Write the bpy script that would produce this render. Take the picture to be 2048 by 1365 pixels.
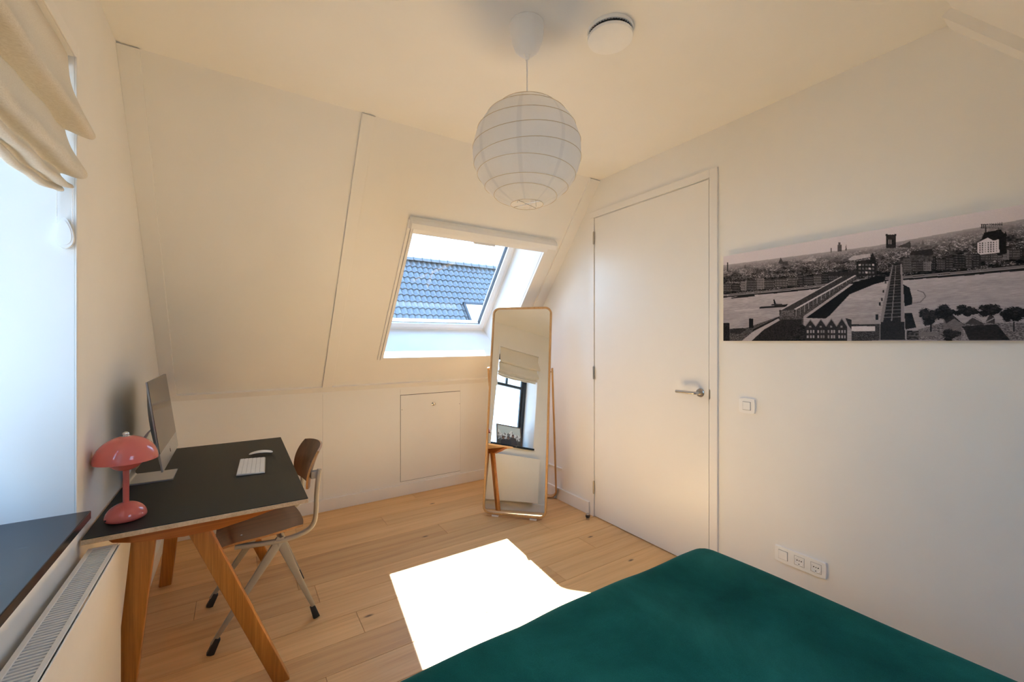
import bpy, bmesh, math, random
import numpy as np
from mathutils import Vector, Matrix

for o in list(bpy.data.objects):
    bpy.data.objects.remove(o, do_unlink=True)
SC = bpy.context.scene
COL = SC.collection
PI = math.pi
R = math.radians
random.seed(7)

# ------------------------------------------------------------------ camera
cam_d = bpy.data.cameras.new('camera'); cam = bpy.data.objects.new('camera', cam_d); COL.objects.link(cam)
cam_d.sensor_fit = 'HORIZONTAL'; cam_d.sensor_width = 36.0; cam_d.lens = 843.0 / 2048 * 36
cam_d.clip_start = 0.02; cam_d.clip_end = 400
cam.location = (0, 0, 1.365); cam.rotation_euler = (R(90), 0, R(-33.07))
SC.camera = cam

# ------------------------------------------------------------------ sky, sun, exposure
SUN = Vector((0.2, 0.793, 1.0)).normalized()          # towards the sun
world = bpy.data.worlds.new('sky'); SC.world = world; world.use_nodes = True
wn = world.node_tree.nodes; wl = world.node_tree.links
# bright thin haze: white at the horizon, bluer overhead, the same all the way round
tcw = wn.new('ShaderNodeTexCoord'); sxyz = wn.new('ShaderNodeSeparateXYZ'); rmp = wn.new('ShaderNodeValToRGB')
wl.new(tcw.outputs['Generated'], sxyz.inputs[0]); wl.new(sxyz.outputs['Z'], rmp.inputs['Fac'])
els = rmp.color_ramp.elements
els[0].position = 0.0; els[0].color = (0.53, 0.75, 1.0, 1); els[1].position = 1.0; els[1].color = (0.25, 0.51, 1.0, 1)
wl.new(rmp.outputs['Color'], wn['Background'].inputs['Color'])
wn['Background'].inputs['Strength'].default_value = 3.7
sun_d = bpy.data.lights.new('sun', 'SUN'); sun = bpy.data.objects.new('sun', sun_d); COL.objects.link(sun)
sun_d.energy = 37.0; sun_d.angle = R(0.53); sun_d.color = (0.82, 0.905, 1.0)
sun.rotation_euler = SUN.to_track_quat('Z', 'Y').to_euler(); sun.location = (6, 20, 25)

def portal(name, loc, normal, sx, sy, upv):
    d = bpy.data.lights.new(name, 'AREA'); d.shape = 'RECTANGLE'; d.size = sx; d.size_y = sy; d.cycles.is_portal = True
    o = bpy.data.objects.new(name, d); COL.objects.link(o)
    z = -Vector(normal).normalized(); y = Vector(upv).normalized(); x = y.cross(z)
    o.matrix_world = Matrix.Translation(loc) @ Matrix((x, y, z)).transposed().to_4x4()
# light portals: they only tell the sampler where the sky comes in, they give off no light
portal('sky_portal', (1.5375, 3.452, 1.924), (0, -.7825, -.6226), 1.10, 1.13, (0, -.6226, .7825))
portal('sky_portal', (1.01, -.42, 1.86), (0, .7825, -.6226), .70, .90, (0, .6226, .7825))
portal('sky_portal', (-.80, 1.4715, 1.52), (1, 0, 0), .68, 1.40, (0, 0, 1))

vs = SC.view_settings
vs.view_transform = 'Standard'; vs.look = 'None'; vs.gamma = 1.0; vs.use_curve_mapping = False
vs.exposure = 0.82
cy = SC.cycles
cy.use_denoising = True
cy.max_bounces = 12; cy.diffuse_bounces = 8; cy.glossy_bounces = 8; cy.transmission_bounces = 8; cy.transparent_max_bounces = 16
cy.sample_clamp_indirect = 8.0; cy.caustics_reflective = False; cy.caustics_refractive = False

# ------------------------------------------------------------------ material helpers
def new_mat(name):
    m = bpy.data.materials.new(name); m.use_nodes = True
    nt = m.node_tree; return m, nt, nt.nodes['Principled BSDF']
def setp(b, **k):
    names = dict(rough='Roughness', metal='Metallic', spec='Specular IOR Level', coat='Coat Weight', coatr='Coat Roughness',
                 sheen='Sheen Weight', sheenr='Sheen Roughness', sub='Subsurface Weight', emis='Emission Strength')
    for kk, v in k.items():
        b.inputs[names[kk]].default_value = v
def coords(nt, scale=(1, 1, 1), kind='Object', rnd=False):
    tc = nt.nodes.new('ShaderNodeTexCoord'); mp = nt.nodes.new('ShaderNodeMapping')
    mp.inputs['Scale'].default_value = scale
    nt.links.new(tc.outputs[kind], mp.inputs['Vector'])
    if rnd:
        oi = nt.nodes.new('ShaderNodeObjectInfo'); mul = nt.nodes.new('ShaderNodeVectorMath'); mul.operation = 'SCALE'
        cmb = nt.nodes.new('ShaderNodeCombineXYZ')
        for i in range(3): nt.links.new(oi.outputs['Random'], cmb.inputs[i])
        nt.links.new(cmb.outputs[0], mul.inputs[0]); mul.inputs['Scale'].default_value = 37.0
        nt.links.new(mul.outputs[0], mp.inputs['Location'])
    return mp.outputs[0]
def noise(nt, vec, scale, detail=4, rough=0.55, dist=0.0):
    n = nt.nodes.new('ShaderNodeTexNoise'); n.inputs['Scale'].default_value = scale; n.inputs['Detail'].default_value = detail
    n.inputs['Roughness'].default_value = rough; n.inputs['Distortion'].default_value = dist
    nt.links.new(vec, n.inputs['Vector']); return n.outputs['Fac']
def ramp(nt, fac, stops):
    r = nt.nodes.new('ShaderNodeValToRGB'); els = r.color_ramp.elements
    while len(els) < len(stops): els.new(0.5)
    for e, (p, c) in zip(els, stops):
        e.position = p; e.color = (*c, 1)
    nt.links.new(fac, r.inputs['Fac']); return r.outputs['Color']
def mixc(nt, a, b, fac, mode='MIX'):
    m = nt.nodes.new('ShaderNodeMix'); m.data_type = 'RGBA'; m.blend_type = mode
    for sock, v in ((m.inputs[6], a), (m.inputs[7], b)):
        if isinstance(v, tuple): sock.default_value = (*v, 1)
        else: nt.links.new(v, sock)
    if isinstance(fac, (int, float)): m.inputs[0].default_value = fac
    else: nt.links.new(fac, m.inputs[0])
    return m.outputs[2]
def bump(nt, b, fac, strength, dist=0.01):
    n = nt.nodes.new('ShaderNodeBump'); n.inputs['Strength'].default_value = strength; n.inputs['Distance'].default_value = dist
    nt.links.new(fac, n.inputs['Height']); nt.links.new(n.outputs[0], b.inputs['Normal'])

def plain(name, col, rough=0.5, nz=0.03, nscale=30, bmp=0.0, bscale=200, **k):
    m, nt, b = new_mat(name)
    v = coords(nt)
    f = noise(nt, v, nscale, 3)
    lo = tuple(c * (1 - nz) for c in col); hi = tuple(min(1, c * (1 + nz)) for c in col)
    nt.links.new(ramp(nt, f, [(0.3, lo), (0.7, hi)]), b.inputs['Base Color'])
    setp(b, rough=rough, **k)
    if bmp: bump(nt, b, noise(nt, v, bscale, 2), bmp, 0.002)
    return m
def wood(name, stops, axis=0, scale=1.0, rough=0.45, rnd=False, vary=0.0, fine=1.0, knots=False, bmp=0.05, spec=0.5, grain=0.45):
    m, nt, b = new_mat(name)
    s = [9.0, 9.0, 9.0]; s[axis] = 0.55
    v = coords(nt, tuple(c * scale for c in s), rnd=rnd)
    f1 = noise(nt, v, 1.6, 6, 0.6, 0.7)
    s2 = [90.0, 90.0, 90.0]; s2[axis] = 2.2
    v2 = coords(nt, tuple(c * scale * fine for c in s2), rnd=rnd)
    f2 = noise(nt, v2, 1.0, 3, 0.6)
    c1 = ramp(nt, f1, stops)
    c2 = mixc(nt, c1, ramp(nt, f2, [(0.32, (0.62, 0.58, 0.52)), (0.6, (1, 1, 1))]), grain, 'MULTIPLY')
    if vary:
        oi = nt.nodes.new('ShaderNodeObjectInfo')
        c2 = mixc(nt, c2, ramp(nt, oi.outputs['Random'], [(0, (1 - vary, 1 - vary * 1.15, 1 - vary * 1.3)), (0.5, (1, 1, 1)), (1, (1 + vary * .4, 1 + vary * .4, 1 + vary * .35))]), 1.0, 'MULTIPLY')
    if knots:
        v3 = coords(nt, (1.0, 2.6, 1.0), rnd=rnd)
        vo = nt.nodes.new('ShaderNodeTexVoronoi'); vo.voronoi_dimensions = '2D'; vo.inputs['Scale'].default_value = 0.9; nt.links.new(v3, vo.inputs['Vector'])
        kf = ramp(nt, vo.outputs['Distance'], [(0.0, (1, 1, 1)), (0.010, (0.85, 0.85, 0.85)), (0.026, (0, 0, 0))])
        c2 = mixc(nt, c2, (0.10, 0.05, 0.022), kf)
    nt.links.new(c2, b.inputs['Base Color']); setp(b, rough=rough, spec=spec)
    if bmp: bump(nt, b, f2, bmp, 0.001)
    return m
def glass_mat(name, tint=(0.96, 0.98, 0.98), refl=0.5):
    m = bpy.data.materials.new(name); m.use_nodes = True; nt = m.node_tree; nt.nodes.clear()
    out = nt.nodes.new('ShaderNodeOutputMaterial'); t = nt.nodes.new('ShaderNodeBsdfTransparent'); g = nt.nodes.new('ShaderNodeBsdfGlossy')
    lw = nt.nodes.new('ShaderNodeLayerWeight'); lw.inputs['Blend'].default_value = 0.5
    pw = nt.nodes.new('ShaderNodeMath'); pw.operation = 'POWER'; pw.inputs[1].default_value = 5.0; nt.links.new(lw.outputs['Facing'], pw.inputs[0])
    fr = nt.nodes.new('ShaderNodeMath'); fr.operation = 'MULTIPLY_ADD'; fr.inputs[1].default_value = 0.93; fr.inputs[2].default_value = 0.04; nt.links.new(pw.outputs[0], fr.inputs[0])
    v = coords(nt); n = noise(nt, v, 3.0)
    c = ramp(nt, n, [(0.0, tint), (1.0, tuple(min(1, x * 1.01) for x in tint))])
    nt.links.new(c, t.inputs['Color']); g.inputs['Roughness'].default_value = 0.0
    mx = nt.nodes.new('ShaderNodeMixShader'); nt.links.new(fr.outputs[0], mx.inputs[0])
    nt.links.new(t.outputs[0], mx.inputs[1]); nt.links.new(g.outputs[0], mx.inputs[2]); nt.links.new(mx.outputs[0], out.inputs[0])
    return m
def attr_mat(name, rough=0.3, spec=0.5):
    m, nt, b = new_mat(name)
    a = nt.nodes.new('ShaderNodeVertexColor'); a.layer_name = 'print'
    nt.links.new(a.outputs['Color'], b.inputs['Base Color']); setp(b, rough=rough, spec=spec)
    return m

M = {}
M['wall'] = plain('wall_paint', (0.84, 0.825, 0.795), 0.75, 0.012, 4, 0.04, 260, spec=0.25)
M['panel'] = plain('panel_paint', (0.83, 0.81, 0.775), 0.42, 0.01, 4, 0.02, 300, spec=0.35)
M['ceil'] = plain('ceiling_paint', (0.86, 0.845, 0.815), 0.8, 0.01, 4, 0.03, 260, spec=0.2)
M['gloss'] = plain('trim_paint', (0.84, 0.82, 0.79), 0.36, 0.01, 6, spec=0.4)
M['doorp'] = plain('door_paint', (0.84, 0.82, 0.785), 0.30, 0.01, 3, 0.015, 90, spec=0.45)
M['plank'] = wood('oak_plank', [(0.25, (0.54, 0.30, 0.122)), (0.48, (0.69, 0.41, 0.178)), (0.75, (0.75, 0.475, 0.22))], 0, 1.0, 0.42, True, 0.16, 1.0, True, 0.06, 0.3, 0.25)
M['gap'] = plain('floor_gap', (0.02, 0.012, 0.007), 0.9)
M['oak'] = wood('oiled_oak', [(0.25, (0.33, 0.115, 0.016)), (0.5, (0.46, 0.175, 0.028)), (0.75, (0.58, 0.245, 0.047))], 2, 1.6, 0.38, False, 0, 1.2, grain=0.75)
M['oakbar'] = wood('oiled_oak_bar', [(0.25, (0.30, 0.085, 0.014)), (0.5, (0.40, 0.125, 0.022)), (0.75, (0.48, 0.17, 0.032))], 0, 1.6, 0.36, False, 0, 1.2, grain=0.7)
M['ply'] = wood('plywood_edge', [(0.3, (0.55, 0.36, 0.21)), (0.6, (0.68, 0.48, 0.30)), (0.8, (0.72, 0.52, 0.34))], 1, 2.0, 0.5)
M['lino'] = plain('desk_linoleum', (0.0125, 0.0150, 0.0120), 0.45, 0.06, 80, 0.05, 600, spec=0.2)
M['walnut'] = wood('walnut_ply', [(0.25, (0.085, 0.036, 0.014)), (0.5, (0.135, 0.062, 0.026)), (0.78, (0.185, 0.09, 0.04))], 0, 1.4, 0.32, False, 0, 1.4)
M['walnutv'] = wood('walnut_ply_back', [(0.25, (0.11, 0.045, 0.016)), (0.5, (0.165, 0.074, 0.03)), (0.78, (0.22, 0.105, 0.045))], 2, 1.4, 0.32, False, 0, 1.4)
M['plyedge'] = wood('bent_ply_edge', [(0.3, (0.42, 0.2, 0.07)), (0.7, (0.55, 0.29, 0.11))], 1, 2.0, 0.45)
M['beige'] = plain('beige_steel', (0.34, 0.30, 0.245), 0.42, 0.02, 20, spec=0.5)
M['blackpl'] = plain('black_plastic', (0.018, 0.018, 0.02), 0.5, 0.05)
M['pink'] = plain('pink_lacquer', (0.66, 0.150, 0.125), 0.09, 0.01, 5, spec=0.6)
M['chrome'] = plain('chrome', (0.75, 0.75, 0.75), 0.12, 0.01, metal=1.0)
M['steel'] = plain('brushed_steel', (0.55, 0.54, 0.52), 0.26, 0.03, 60, metal=1.0)
M['alu'] = plain('aluminium', (0.62, 0.62, 0.62), 0.34, 0.01, metal=0.9)
M['aludark'] = plain('aluminium_back', (0.40, 0.41, 0.42), 0.4, 0.01, metal=0.8)
M['screen'] = plain('screen_glass', (0.022, 0.018, 0.016), 0.08, 0.01, spec=0.9)
M['whitepl'] = plain('white_plastic', (0.88, 0.875, 0.865), 0.32, 0.01)
M['keys'] = plain('key_white', (0.82, 0.82, 0.81), 0.45, 0.01)
M['darkgrey'] = plain('dark_grey', (0.05, 0.05, 0.055), 0.6)
M['paper'] = None
M['mirror'] = plain('mirror_silver', (0.93, 0.94, 0.93), 0.0, 0.002, metal=1.0)
M['birch'] = wood('ash_veneer', [(0.25, (0.46, 0.245, 0.085)), (0.5, (0.56, 0.315, 0.12)), (0.78, (0.64, 0.38, 0.16))], 2, 1.8, 0.42, False, 0, 1.8)
M['anthracite'] = plain('anthracite_frame', (0.022, 0.027, 0.033), 0.4, 0.04)
M['glass'] = glass_mat('window_glass')
M['radiator'] = plain('radiator_enamel', (0.80, 0.77, 0.72), 0.35, 0.01, spec=0.4)
M['slat'] = plain('radiator_grille', (0.72, 0.72, 0.71), 0.4, 0.01)
M['brass'] = plain('antique_hinge', (0.50, 0.47, 0.42), 0.28, 0.05, metal=1.0)
M['ground'] = plain('paving', (0.24, 0.22, 0.20), 0.9, 0.2, 2.0)
M['housewall'] = plain('brick_render', (0.45, 0.33, 0.25), 0.85, 0.1, 3)
M['tile'] = plain('roof_tile', (0.125, 0.122, 0.12), 0.28, 0.25, 14, 0.2, 60, spec=0.8)

def velvet():
    m, nt, b = new_mat('green_velvet')
    v = coords(nt); f = noise(nt, v, 2.6, 5, 0.6, 0.4); f2 = noise(nt, v, 420, 2)
    c = ramp(nt, f, [(0.32, (0.0038, 0.056, 0.045)), (0.5, (0.0075, 0.090, 0.073)), (0.68, (0.0135, 0.130, 0.107))])
    c = mixc(nt, c, ramp(nt, f2, [(0.3, (0.75, 0.75, 0.75)), (0.7, (1.1, 1.1, 1.1))]), 0.8, 'MULTIPLY')
    nt.links.new(c, b.inputs['Base Color']); setp(b, rough=0.95, spec=0.1, sheen=0.10, sheenr=0.35)
    b.inputs['Sheen Tint'].default_value = (0.25, 0.9, 0.85, 1)
    bump(nt, b, f2, 0.25, 0.002); return m
M['velvet'] = velvet()
def linen():
    m, nt, b = new_mat('linen_fabric')
    v = coords(nt, (60, 260, 900)); f = noise(nt, v, 1.0, 3); v2 = coords(nt); f2 = noise(nt, v2, 900, 2)
    f3 = noise(nt, v2, 60, 4)
    c = ramp(nt, f, [(0.3, (0.74, 0.67, 0.56)), (0.7, (0.88, 0.82, 0.72))])
    c = mixc(nt, c, ramp(nt, f3, [(0.68, (0, 0, 0)), (0.76, (1, 1, 1))]), 0.0)
    nt.links.new(c, b.inputs['Base Color']); setp(b, rough=0.9, spec=0.1)
    bump(nt, b, f2, 0.3, 0.001)
    tr = nt.nodes.new('ShaderNodeBsdfTranslucent'); nt.links.new(c, tr.inputs['Color'])
    mx = nt.nodes.new('ShaderNodeMixShader'); mx.inputs[0].default_value = 0.25
    out = nt.nodes['Material Output']
    nt.links.new(b.outputs[0], mx.inputs[1]); nt.links.new(tr.outputs[0], mx.inputs[2]); nt.links.new(mx.outputs[0], out.inputs[0])
    return m
M['linen'] = linen()
def ricepaper():
    m, nt, b = new_mat('rice_paper')
    v = coords(nt); f = noise(nt, v, 28, 5, 0.65, 1.2); f2 = noise(nt, v, 7, 3)
    c = ramp(nt, f2, [(0.3, (0.90, 0.89, 0.875)), (0.7, (0.94, 0.93, 0.92))])
    tcg = nt.nodes.new('ShaderNodeTexCoord'); gr = nt.nodes.new('ShaderNodeTexGradient'); gr.gradient_type = 'RADIAL'
    nt.links.new(tcg.outputs['Object'], gr.inputs[0])
    m1 = nt.nodes.new('ShaderNodeMath'); m1.operation = 'MULTIPLY'; m1.inputs[1].default_value = 8.0; nt.links.new(gr.outputs['Fac'], m1.inputs[0])
    m2 = nt.nodes.new('ShaderNodeMath'); m2.operation = 'FRACT'; nt.links.new(m1.outputs[0], m2.inputs[0])
    c = mixc(nt, c, ramp(nt, m2.outputs[0], [(0.0, (.93, .935, .945)), (0.09, (.93, .935, .945)), (0.12, (1, 1, 1)), (0.97, (1, 1, 1))]), 1.0, 'MULTIPLY')
    nt.links.new(c, b.inputs['Base Color']); setp(b, rough=0.55, spec=0.35)
    bump(nt, b, f, 0.8, 0.006)
    tr = nt.nodes.new('ShaderNodeBsdfTranslucent'); nt.links.new(c, tr.inputs['Color'])
    mx = nt.nodes.new('ShaderNodeMixShader'); mx.inputs[0].default_value = 0.55
    out = nt.nodes['Material Output']
    nt.links.new(b.outputs[0], mx.inputs[1]); nt.links.new(tr.outputs[0], mx.inputs[2]); nt.links.new(mx.outputs[0], out.inputs[0])
    return m
M['paper'] = ricepaper()
def stone():
    m, nt, b = new_mat('dark_stone')
    v = coords(nt); f = noise(nt, v, 5, 5); vo = nt.nodes.new('ShaderNodeTexVoronoi'); vo.inputs['Scale'].default_value = 9
    vv = coords(nt, (1, 2.6, 1)); nt.links.new(vv, vo.inputs['Vector'])
    c = ramp(nt, f, [(0.3, (0.010, 0.012, 0.016)), (0.7, (0.026, 0.029, 0.036))])
    sp = ramp(nt, vo.outputs['Distance'], [(0.10, (1, 1, 1)), (0.15, (0, 0, 0))])
    c = mixc(nt, c, (0.085, 0.10, 0.125), mixc(nt, (0, 0, 0), sp, 0.55))
    nt.links.new(c, b.inputs['Base Color']); setp(b, rough=0.22, spec=0.5); return m
M['stone'] = stone()

# ------------------------------------------------------------------ object helpers
WM = {}
def link(o, parent=None, mat=None):
    COL.objects.link(o)
    if parent is not None: o.parent = parent
    return o
def thing(name, loc, label=None, cat=None, rotz=0.0, group=None, kind=None):
    o = bpy.data.objects.new(name, None); COL.objects.link(o)
    o.location = loc; o.rotation_euler = (0, 0, rotz); o.empty_display_size = 0.1
    WM[o] = Matrix.Translation(loc) @ Matrix.Rotation(rotz, 4, 'Z')
    tag(o, label, cat, group, kind); return o
def tag(o, label=None, cat=None, group=None, kind=None):
    if label: o['label'] = label
    if cat: o['category'] = cat
    if group: o['group'] = group
    if kind: o['kind'] = kind
    return o
def obj(name, bm, mat, parent=None, smooth=False, local=False, kind=None, origin=None, label=None, angle=40):
    """bmesh -> ONE mesh object; coordinates are world ones unless local (then in the parent's space)"""
    me = bpy.data.meshes.new(name)
    bmesh.ops.recalc_face_normals(bm, faces=bm.faces[:])
    base = WM.get(parent, Matrix.Identity(4)) if parent is not None else Matrix.Identity(4)
    if not local and parent is not None: bm.transform(base.inverted())
    loc = Vector((0, 0, 0))
    if parent is None:
        xs = [v.co for v in bm.verts]
        mn = Vector([min(c[i] for c in xs) for i in range(3)]); mx = Vector([max(c[i] for c in xs) for i in range(3)])
        loc = Vector(((mn.x + mx.x) / 2, (mn.y + mx.y) / 2, mn.z)) if origin is None else Vector(origin)
        bm.transform(Matrix.Translation(-loc))
    bm.to_mesh(me); bm.free()
    if smooth:
        me.polygons.foreach_set('use_smooth', [True] * len(me.polygons))
        me.set_sharp_from_angle(angle=R(angle))
    o = bpy.data.objects.new(name, me); COL.objects.link(o)
    o.location = loc
    if parent is not None: o.parent = parent
    WM[o] = base @ Matrix.Translation(loc)
    for mm in (mat if isinstance(mat, (list, tuple)) else [mat]):
        me.materials.append(M[mm] if isinstance(mm, str) else mm)
    if kind: o['kind'] = kind
    if label: o['label'] = label
    return o
def B(): return bmesh.new()
def box(bm, lo, hi, bev=0.0, seg=2, mi=0):
    r = bmesh.ops.create_cube(bm, size=1.0); vs = r['verts']
    for v in vs:
        v.co = Vector([lo[i] + (v.co[i] + 0.5) * (hi[i] - lo[i]) for i in range(3)])
    fs = set(f for v in vs for f in v.link_faces)
    for f in fs: f.material_index = mi
    if bev:
        es = list(set(e for v in vs for e in v.link_edges))
        bmesh.ops.bevel(bm, geom=es, offset=bev, segments=seg, profile=0.5, affect='EDGES')
    return bm
def prism(bm, pts, vec, mi=0):
    """polygon pts (3-D) extruded by vec"""
    vec = Vector(vec); a = [bm.verts.new(Vector(p)) for p in pts]; b = [bm.verts.new(Vector(p) + vec) for p in pts]
    fs = [bm.faces.new(a), bm.faces.new(b[::-1])]
    n = len(a)
    for i in range(n): fs.append(bm.faces.new((a[i], b[i], b[(i + 1) % n], a[(i + 1) % n])))
    for f in fs: f.material_index = mi
    return fs
def hexa(bm, lowq, topq):
    """8-point solid from two quads"""
    a = [bm.verts.new(Vector(p)) for p in lowq]; b = [bm.verts.new(Vector(p)) for p in topq]
    bm.faces.new(a); bm.faces.new(b[::-1])
    for i in range(4): bm.faces.new((a[i], b[i], b[(i + 1) % 4], a[(i + 1) % 4]))
def lathe(bm, prof, c=(0, 0, 0), n=40, cap=True, axis='Z'):
    rings = []
    for r, z in prof:
        if r < 1e-6:
            rings.append([bm.verts.new(Vector(c) + Vector((0, 0, z)))])
        else:
            rings.append([bm.verts.new(Vector(c) + Vector((r * math.cos(2 * PI * i / n), r * math.sin(2 * PI * i / n), z))) for i in range(n)])
    for A, Bq in zip(rings, rings[1:]):
        for i in range(n):
            j = (i + 1) % n
            if len(A) == 1 and len(Bq) == 1: continue
            if len(A) == 1: bm.faces.new((A[0], Bq[i], Bq[j]))
            elif len(Bq) == 1: bm.faces.new((A[i], A[j], Bq[0]))
            else: bm.faces.new((A[i], A[j], Bq[j], Bq[i]))
    if cap:
        for ring in (rings[0], rings[-1]):
            if len(ring) > 2:
                try: bm.faces.new(ring)
                except ValueError: pass
    return bm
def frames(pts, closed, up=None):
    n = len(pts); T = []
    for i in range(n):
        a = pts[(i - 1) % n] if (closed or i > 0) else pts[i]; b = pts[(i + 1) % n] if (closed or i < n - 1) else pts[i]
        T.append((b - a).normalized())
    out = []
    if up is not None:
        up = Vector(up)
        for t in T:
            s = t.cross(up).normalized(); out.append((s, s.cross(t).normalized()))
        return out
    s = T[0].orthogonal().normalized()
    for t in T:
        s = (s - t * s.dot(t)).normalized(); out.append((s, t.cross(s).normalized()))
    return out
def sweep(bm, pts, prof, closed=False, up=None, scale=None):
    """profile [(a,b)...] swept along pts; a along side vector, b along second vector"""
    pts = [Vector(p) for p in pts]; fr = frames(pts, closed, up); rings = []
    for k, (p, (s, u)) in enumerate(zip(pts, fr)):
        q = 1.0 if scale is None else scale[k]
        rings.append([bm.verts.new(p + s * a * q + u * b * q) for a, b in prof])
    n = len(prof); m = len(rings)
    for k in range(m if closed else m - 1):
        A, Bq = rings[k], rings[(k + 1) % m]
        for i in range(n): bm.faces.new((A[i], A[(i + 1) % n], Bq[(i + 1) % n], Bq[i]))
    if not closed:
        bm.faces.new(rings[0][::-1]); bm.faces.new(rings[-1])
    return bm
def circ(r, n=10): return [(r * math.cos(2 * PI * i / n), r * math.sin(2 * PI * i / n)) for i in range(n)]
def rrect(w, h, r, n=3):
    out = []
    for cx, cyy, a0 in ((w / 2 - r, h / 2 - r, 0), (-w / 2 + r, h / 2 - r, 90), (-w / 2 + r, -h / 2 + r, 180), (w / 2 - r, -h / 2 + r, 270)):
        for i in range(n + 1):
            a = R(a0 + 90 * i / n); out.append((cx + r * math.cos(a), cyy + r * math.sin(a)))
    return out
def smoothpath(pts, n=8):
    """Catmull-Rom through pts"""
    P = [Vector(p) for p in pts]; out = []
    for i in range(len(P) - 1):
        p0 = P[max(i - 1, 0)]; p1 = P[i]; p2 = P[i + 1]; p3 = P[min(i + 2, len(P) - 1)]
        for k in range(n):
            t = k / n
            out.append(0.5 * ((2 * p1) + (p2 - p0) * t + (2 * p0 - 5 * p1 + 4 * p2 - p3) * t * t + (3 * p1 - p0 - 3 * p2 + p3) * t ** 3))
    out.append(P[-1]); return out
def solid_sheet(bm, grid, t, nrm=None):
    """grid[i][j] of points -> sheet with thickness t along given or averaged normals"""
    ni, nj = len(grid), len(grid[0]); G = [[Vector(p) for p in row] for row in grid]
    top, bot = [], []
    for i in range(ni):
        rt, rb = [], []
        for j in range(nj):
            if nrm is not None: n = Vector(nrm)
            else:
                a = G[min(i + 1, ni - 1)][j] - G[max(i - 1, 0)][j]; b = G[i][min(j + 1, nj - 1)] - G[i][max(j - 1, 0)]
                n = a.cross(b); n = n.normalized() if n.length > 1e-9 else Vector((0, 0, 1))
            rt.append(bm.verts.new(G[i][j] + n * t / 2)); rb.append(bm.verts.new(G[i][j] - n * t / 2))
        top.append(rt); bot.append(rb)
    for i in range(ni - 1):
        for j in range(nj - 1):
            bm.faces.new((top[i][j], top[i + 1][j], top[i + 1][j + 1], top[i][j + 1]))
            bm.faces.new((bot[i][j], bot[i][j + 1], bot[i + 1][j + 1], bot[i + 1][j]))
    edge = [(i, 0) for i in range(ni)] + [(ni - 1, j) for j in range(1, nj)] + [(i, nj - 1) for i in range(ni - 2, -1, -1)] + [(0, j) for j in range(nj - 2, 0, -1)]
    ef = []
    for k in range(len(edge)):
        a, b = edge[k], edge[(k + 1) % len(edge)]
        ef.append(bm.faces.new((top[a[0]][a[1]], top[b[0]][b[1]], bot[b[0]][b[1]], bot[a[0]][a[1]])))
    return ef

# ------------------------------------------------------------------ room constants
XL, XR = -0.42, 2.33            # left (window) wall, right (door) wall
YF, YB = 3.655, -0.885          # far knee wall, knee wall behind the camera
ZC, ZK = 2.6, 0.96              # flat ceiling, knee wall top
YS, YS2 = 2.35, 0.42            # where the two roof slopes meet the flat ceiling
TS = Vector((0, YF - YS, ZK - ZC)); LS = TS.length; TS.normalize()
NS = Vector((0, -TS.z, TS.y))   # outward normal of the far slope
def S(x, s, d=0.0):             # x, distance down the slope, distance outward
    return Vector((x, YS, ZC)) + TS * s + NS * d
def sbox(bm, x0, x1, s0, s1, d0, d1, bev=0.0):
    r = bmesh.ops.create_cube(bm, size=1.0); vs = r['verts']
    if bev:
        pass
    for v in vs:
        v.co = S(x0 + (v.co.x + .5) * (x1 - x0), s0 + (v.co.y + .5) * (s1 - s0), d0 + (v.co.z + .5) * (d1 - d0))
    if bev:
        es = list(set(e for v in vs for e in v.link_edges))
        bmesh.ops.bevel(bm, geom=es, offset=bev, segments=2, profile=0.5, affect='EDGES')
struct = dict(kind='structure')

# ------------------------------------------------------------------ floor of oak planks
bm = B(); box(bm, (XL - 0.3, YB - 0.1, -0.25), (XR + 0.1, YF + 0.1, -0.016))
floor = obj('floor', bm, 'gap', **struct)
PW = 0.1815; rows = []
y1 = 3.661; k = 0
rnd = random.Random(3)
joints = {0: [1.30], 1: [0.35, 2.15], 2: [0.93], 3: [0.10, 1.75], 4: [1.25], 5: [-0.18, 0.28, 1.95], 6: [0.36, 1.9], 7: [0.86], 8: [0.50, 1.98],
          9: [1.28, 1.57], 10: [0.30, 1.05], 11: [0.02, 1.5], 12: [0.9]}
while y1 - k * PW > YB:
    ya = y1 - (k + 1) * PW; yb = y1 - k * PW
    js = joints.get(k, [rnd.uniform(-0.2, 0.9), rnd.uniform(1.2, 2.2)])
    xs = [XL] + js + [XR + 0.02]
    for a, b in zip(xs, xs[1:]):
        bm = B(); w2 = (yb - ya) / 2 - 0.0008
        l = b - a - 0.0014
        box(bm, (0, -w2, -0.014), (l, w2, 0.0), 0.0012, 1)
        o = obj('plank', bm, 'plank', floor, local=True)
        o.location = Vector((a + 0.0007, (ya + yb) / 2, 0)) - WM[floor].translation
    k += 1

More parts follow.
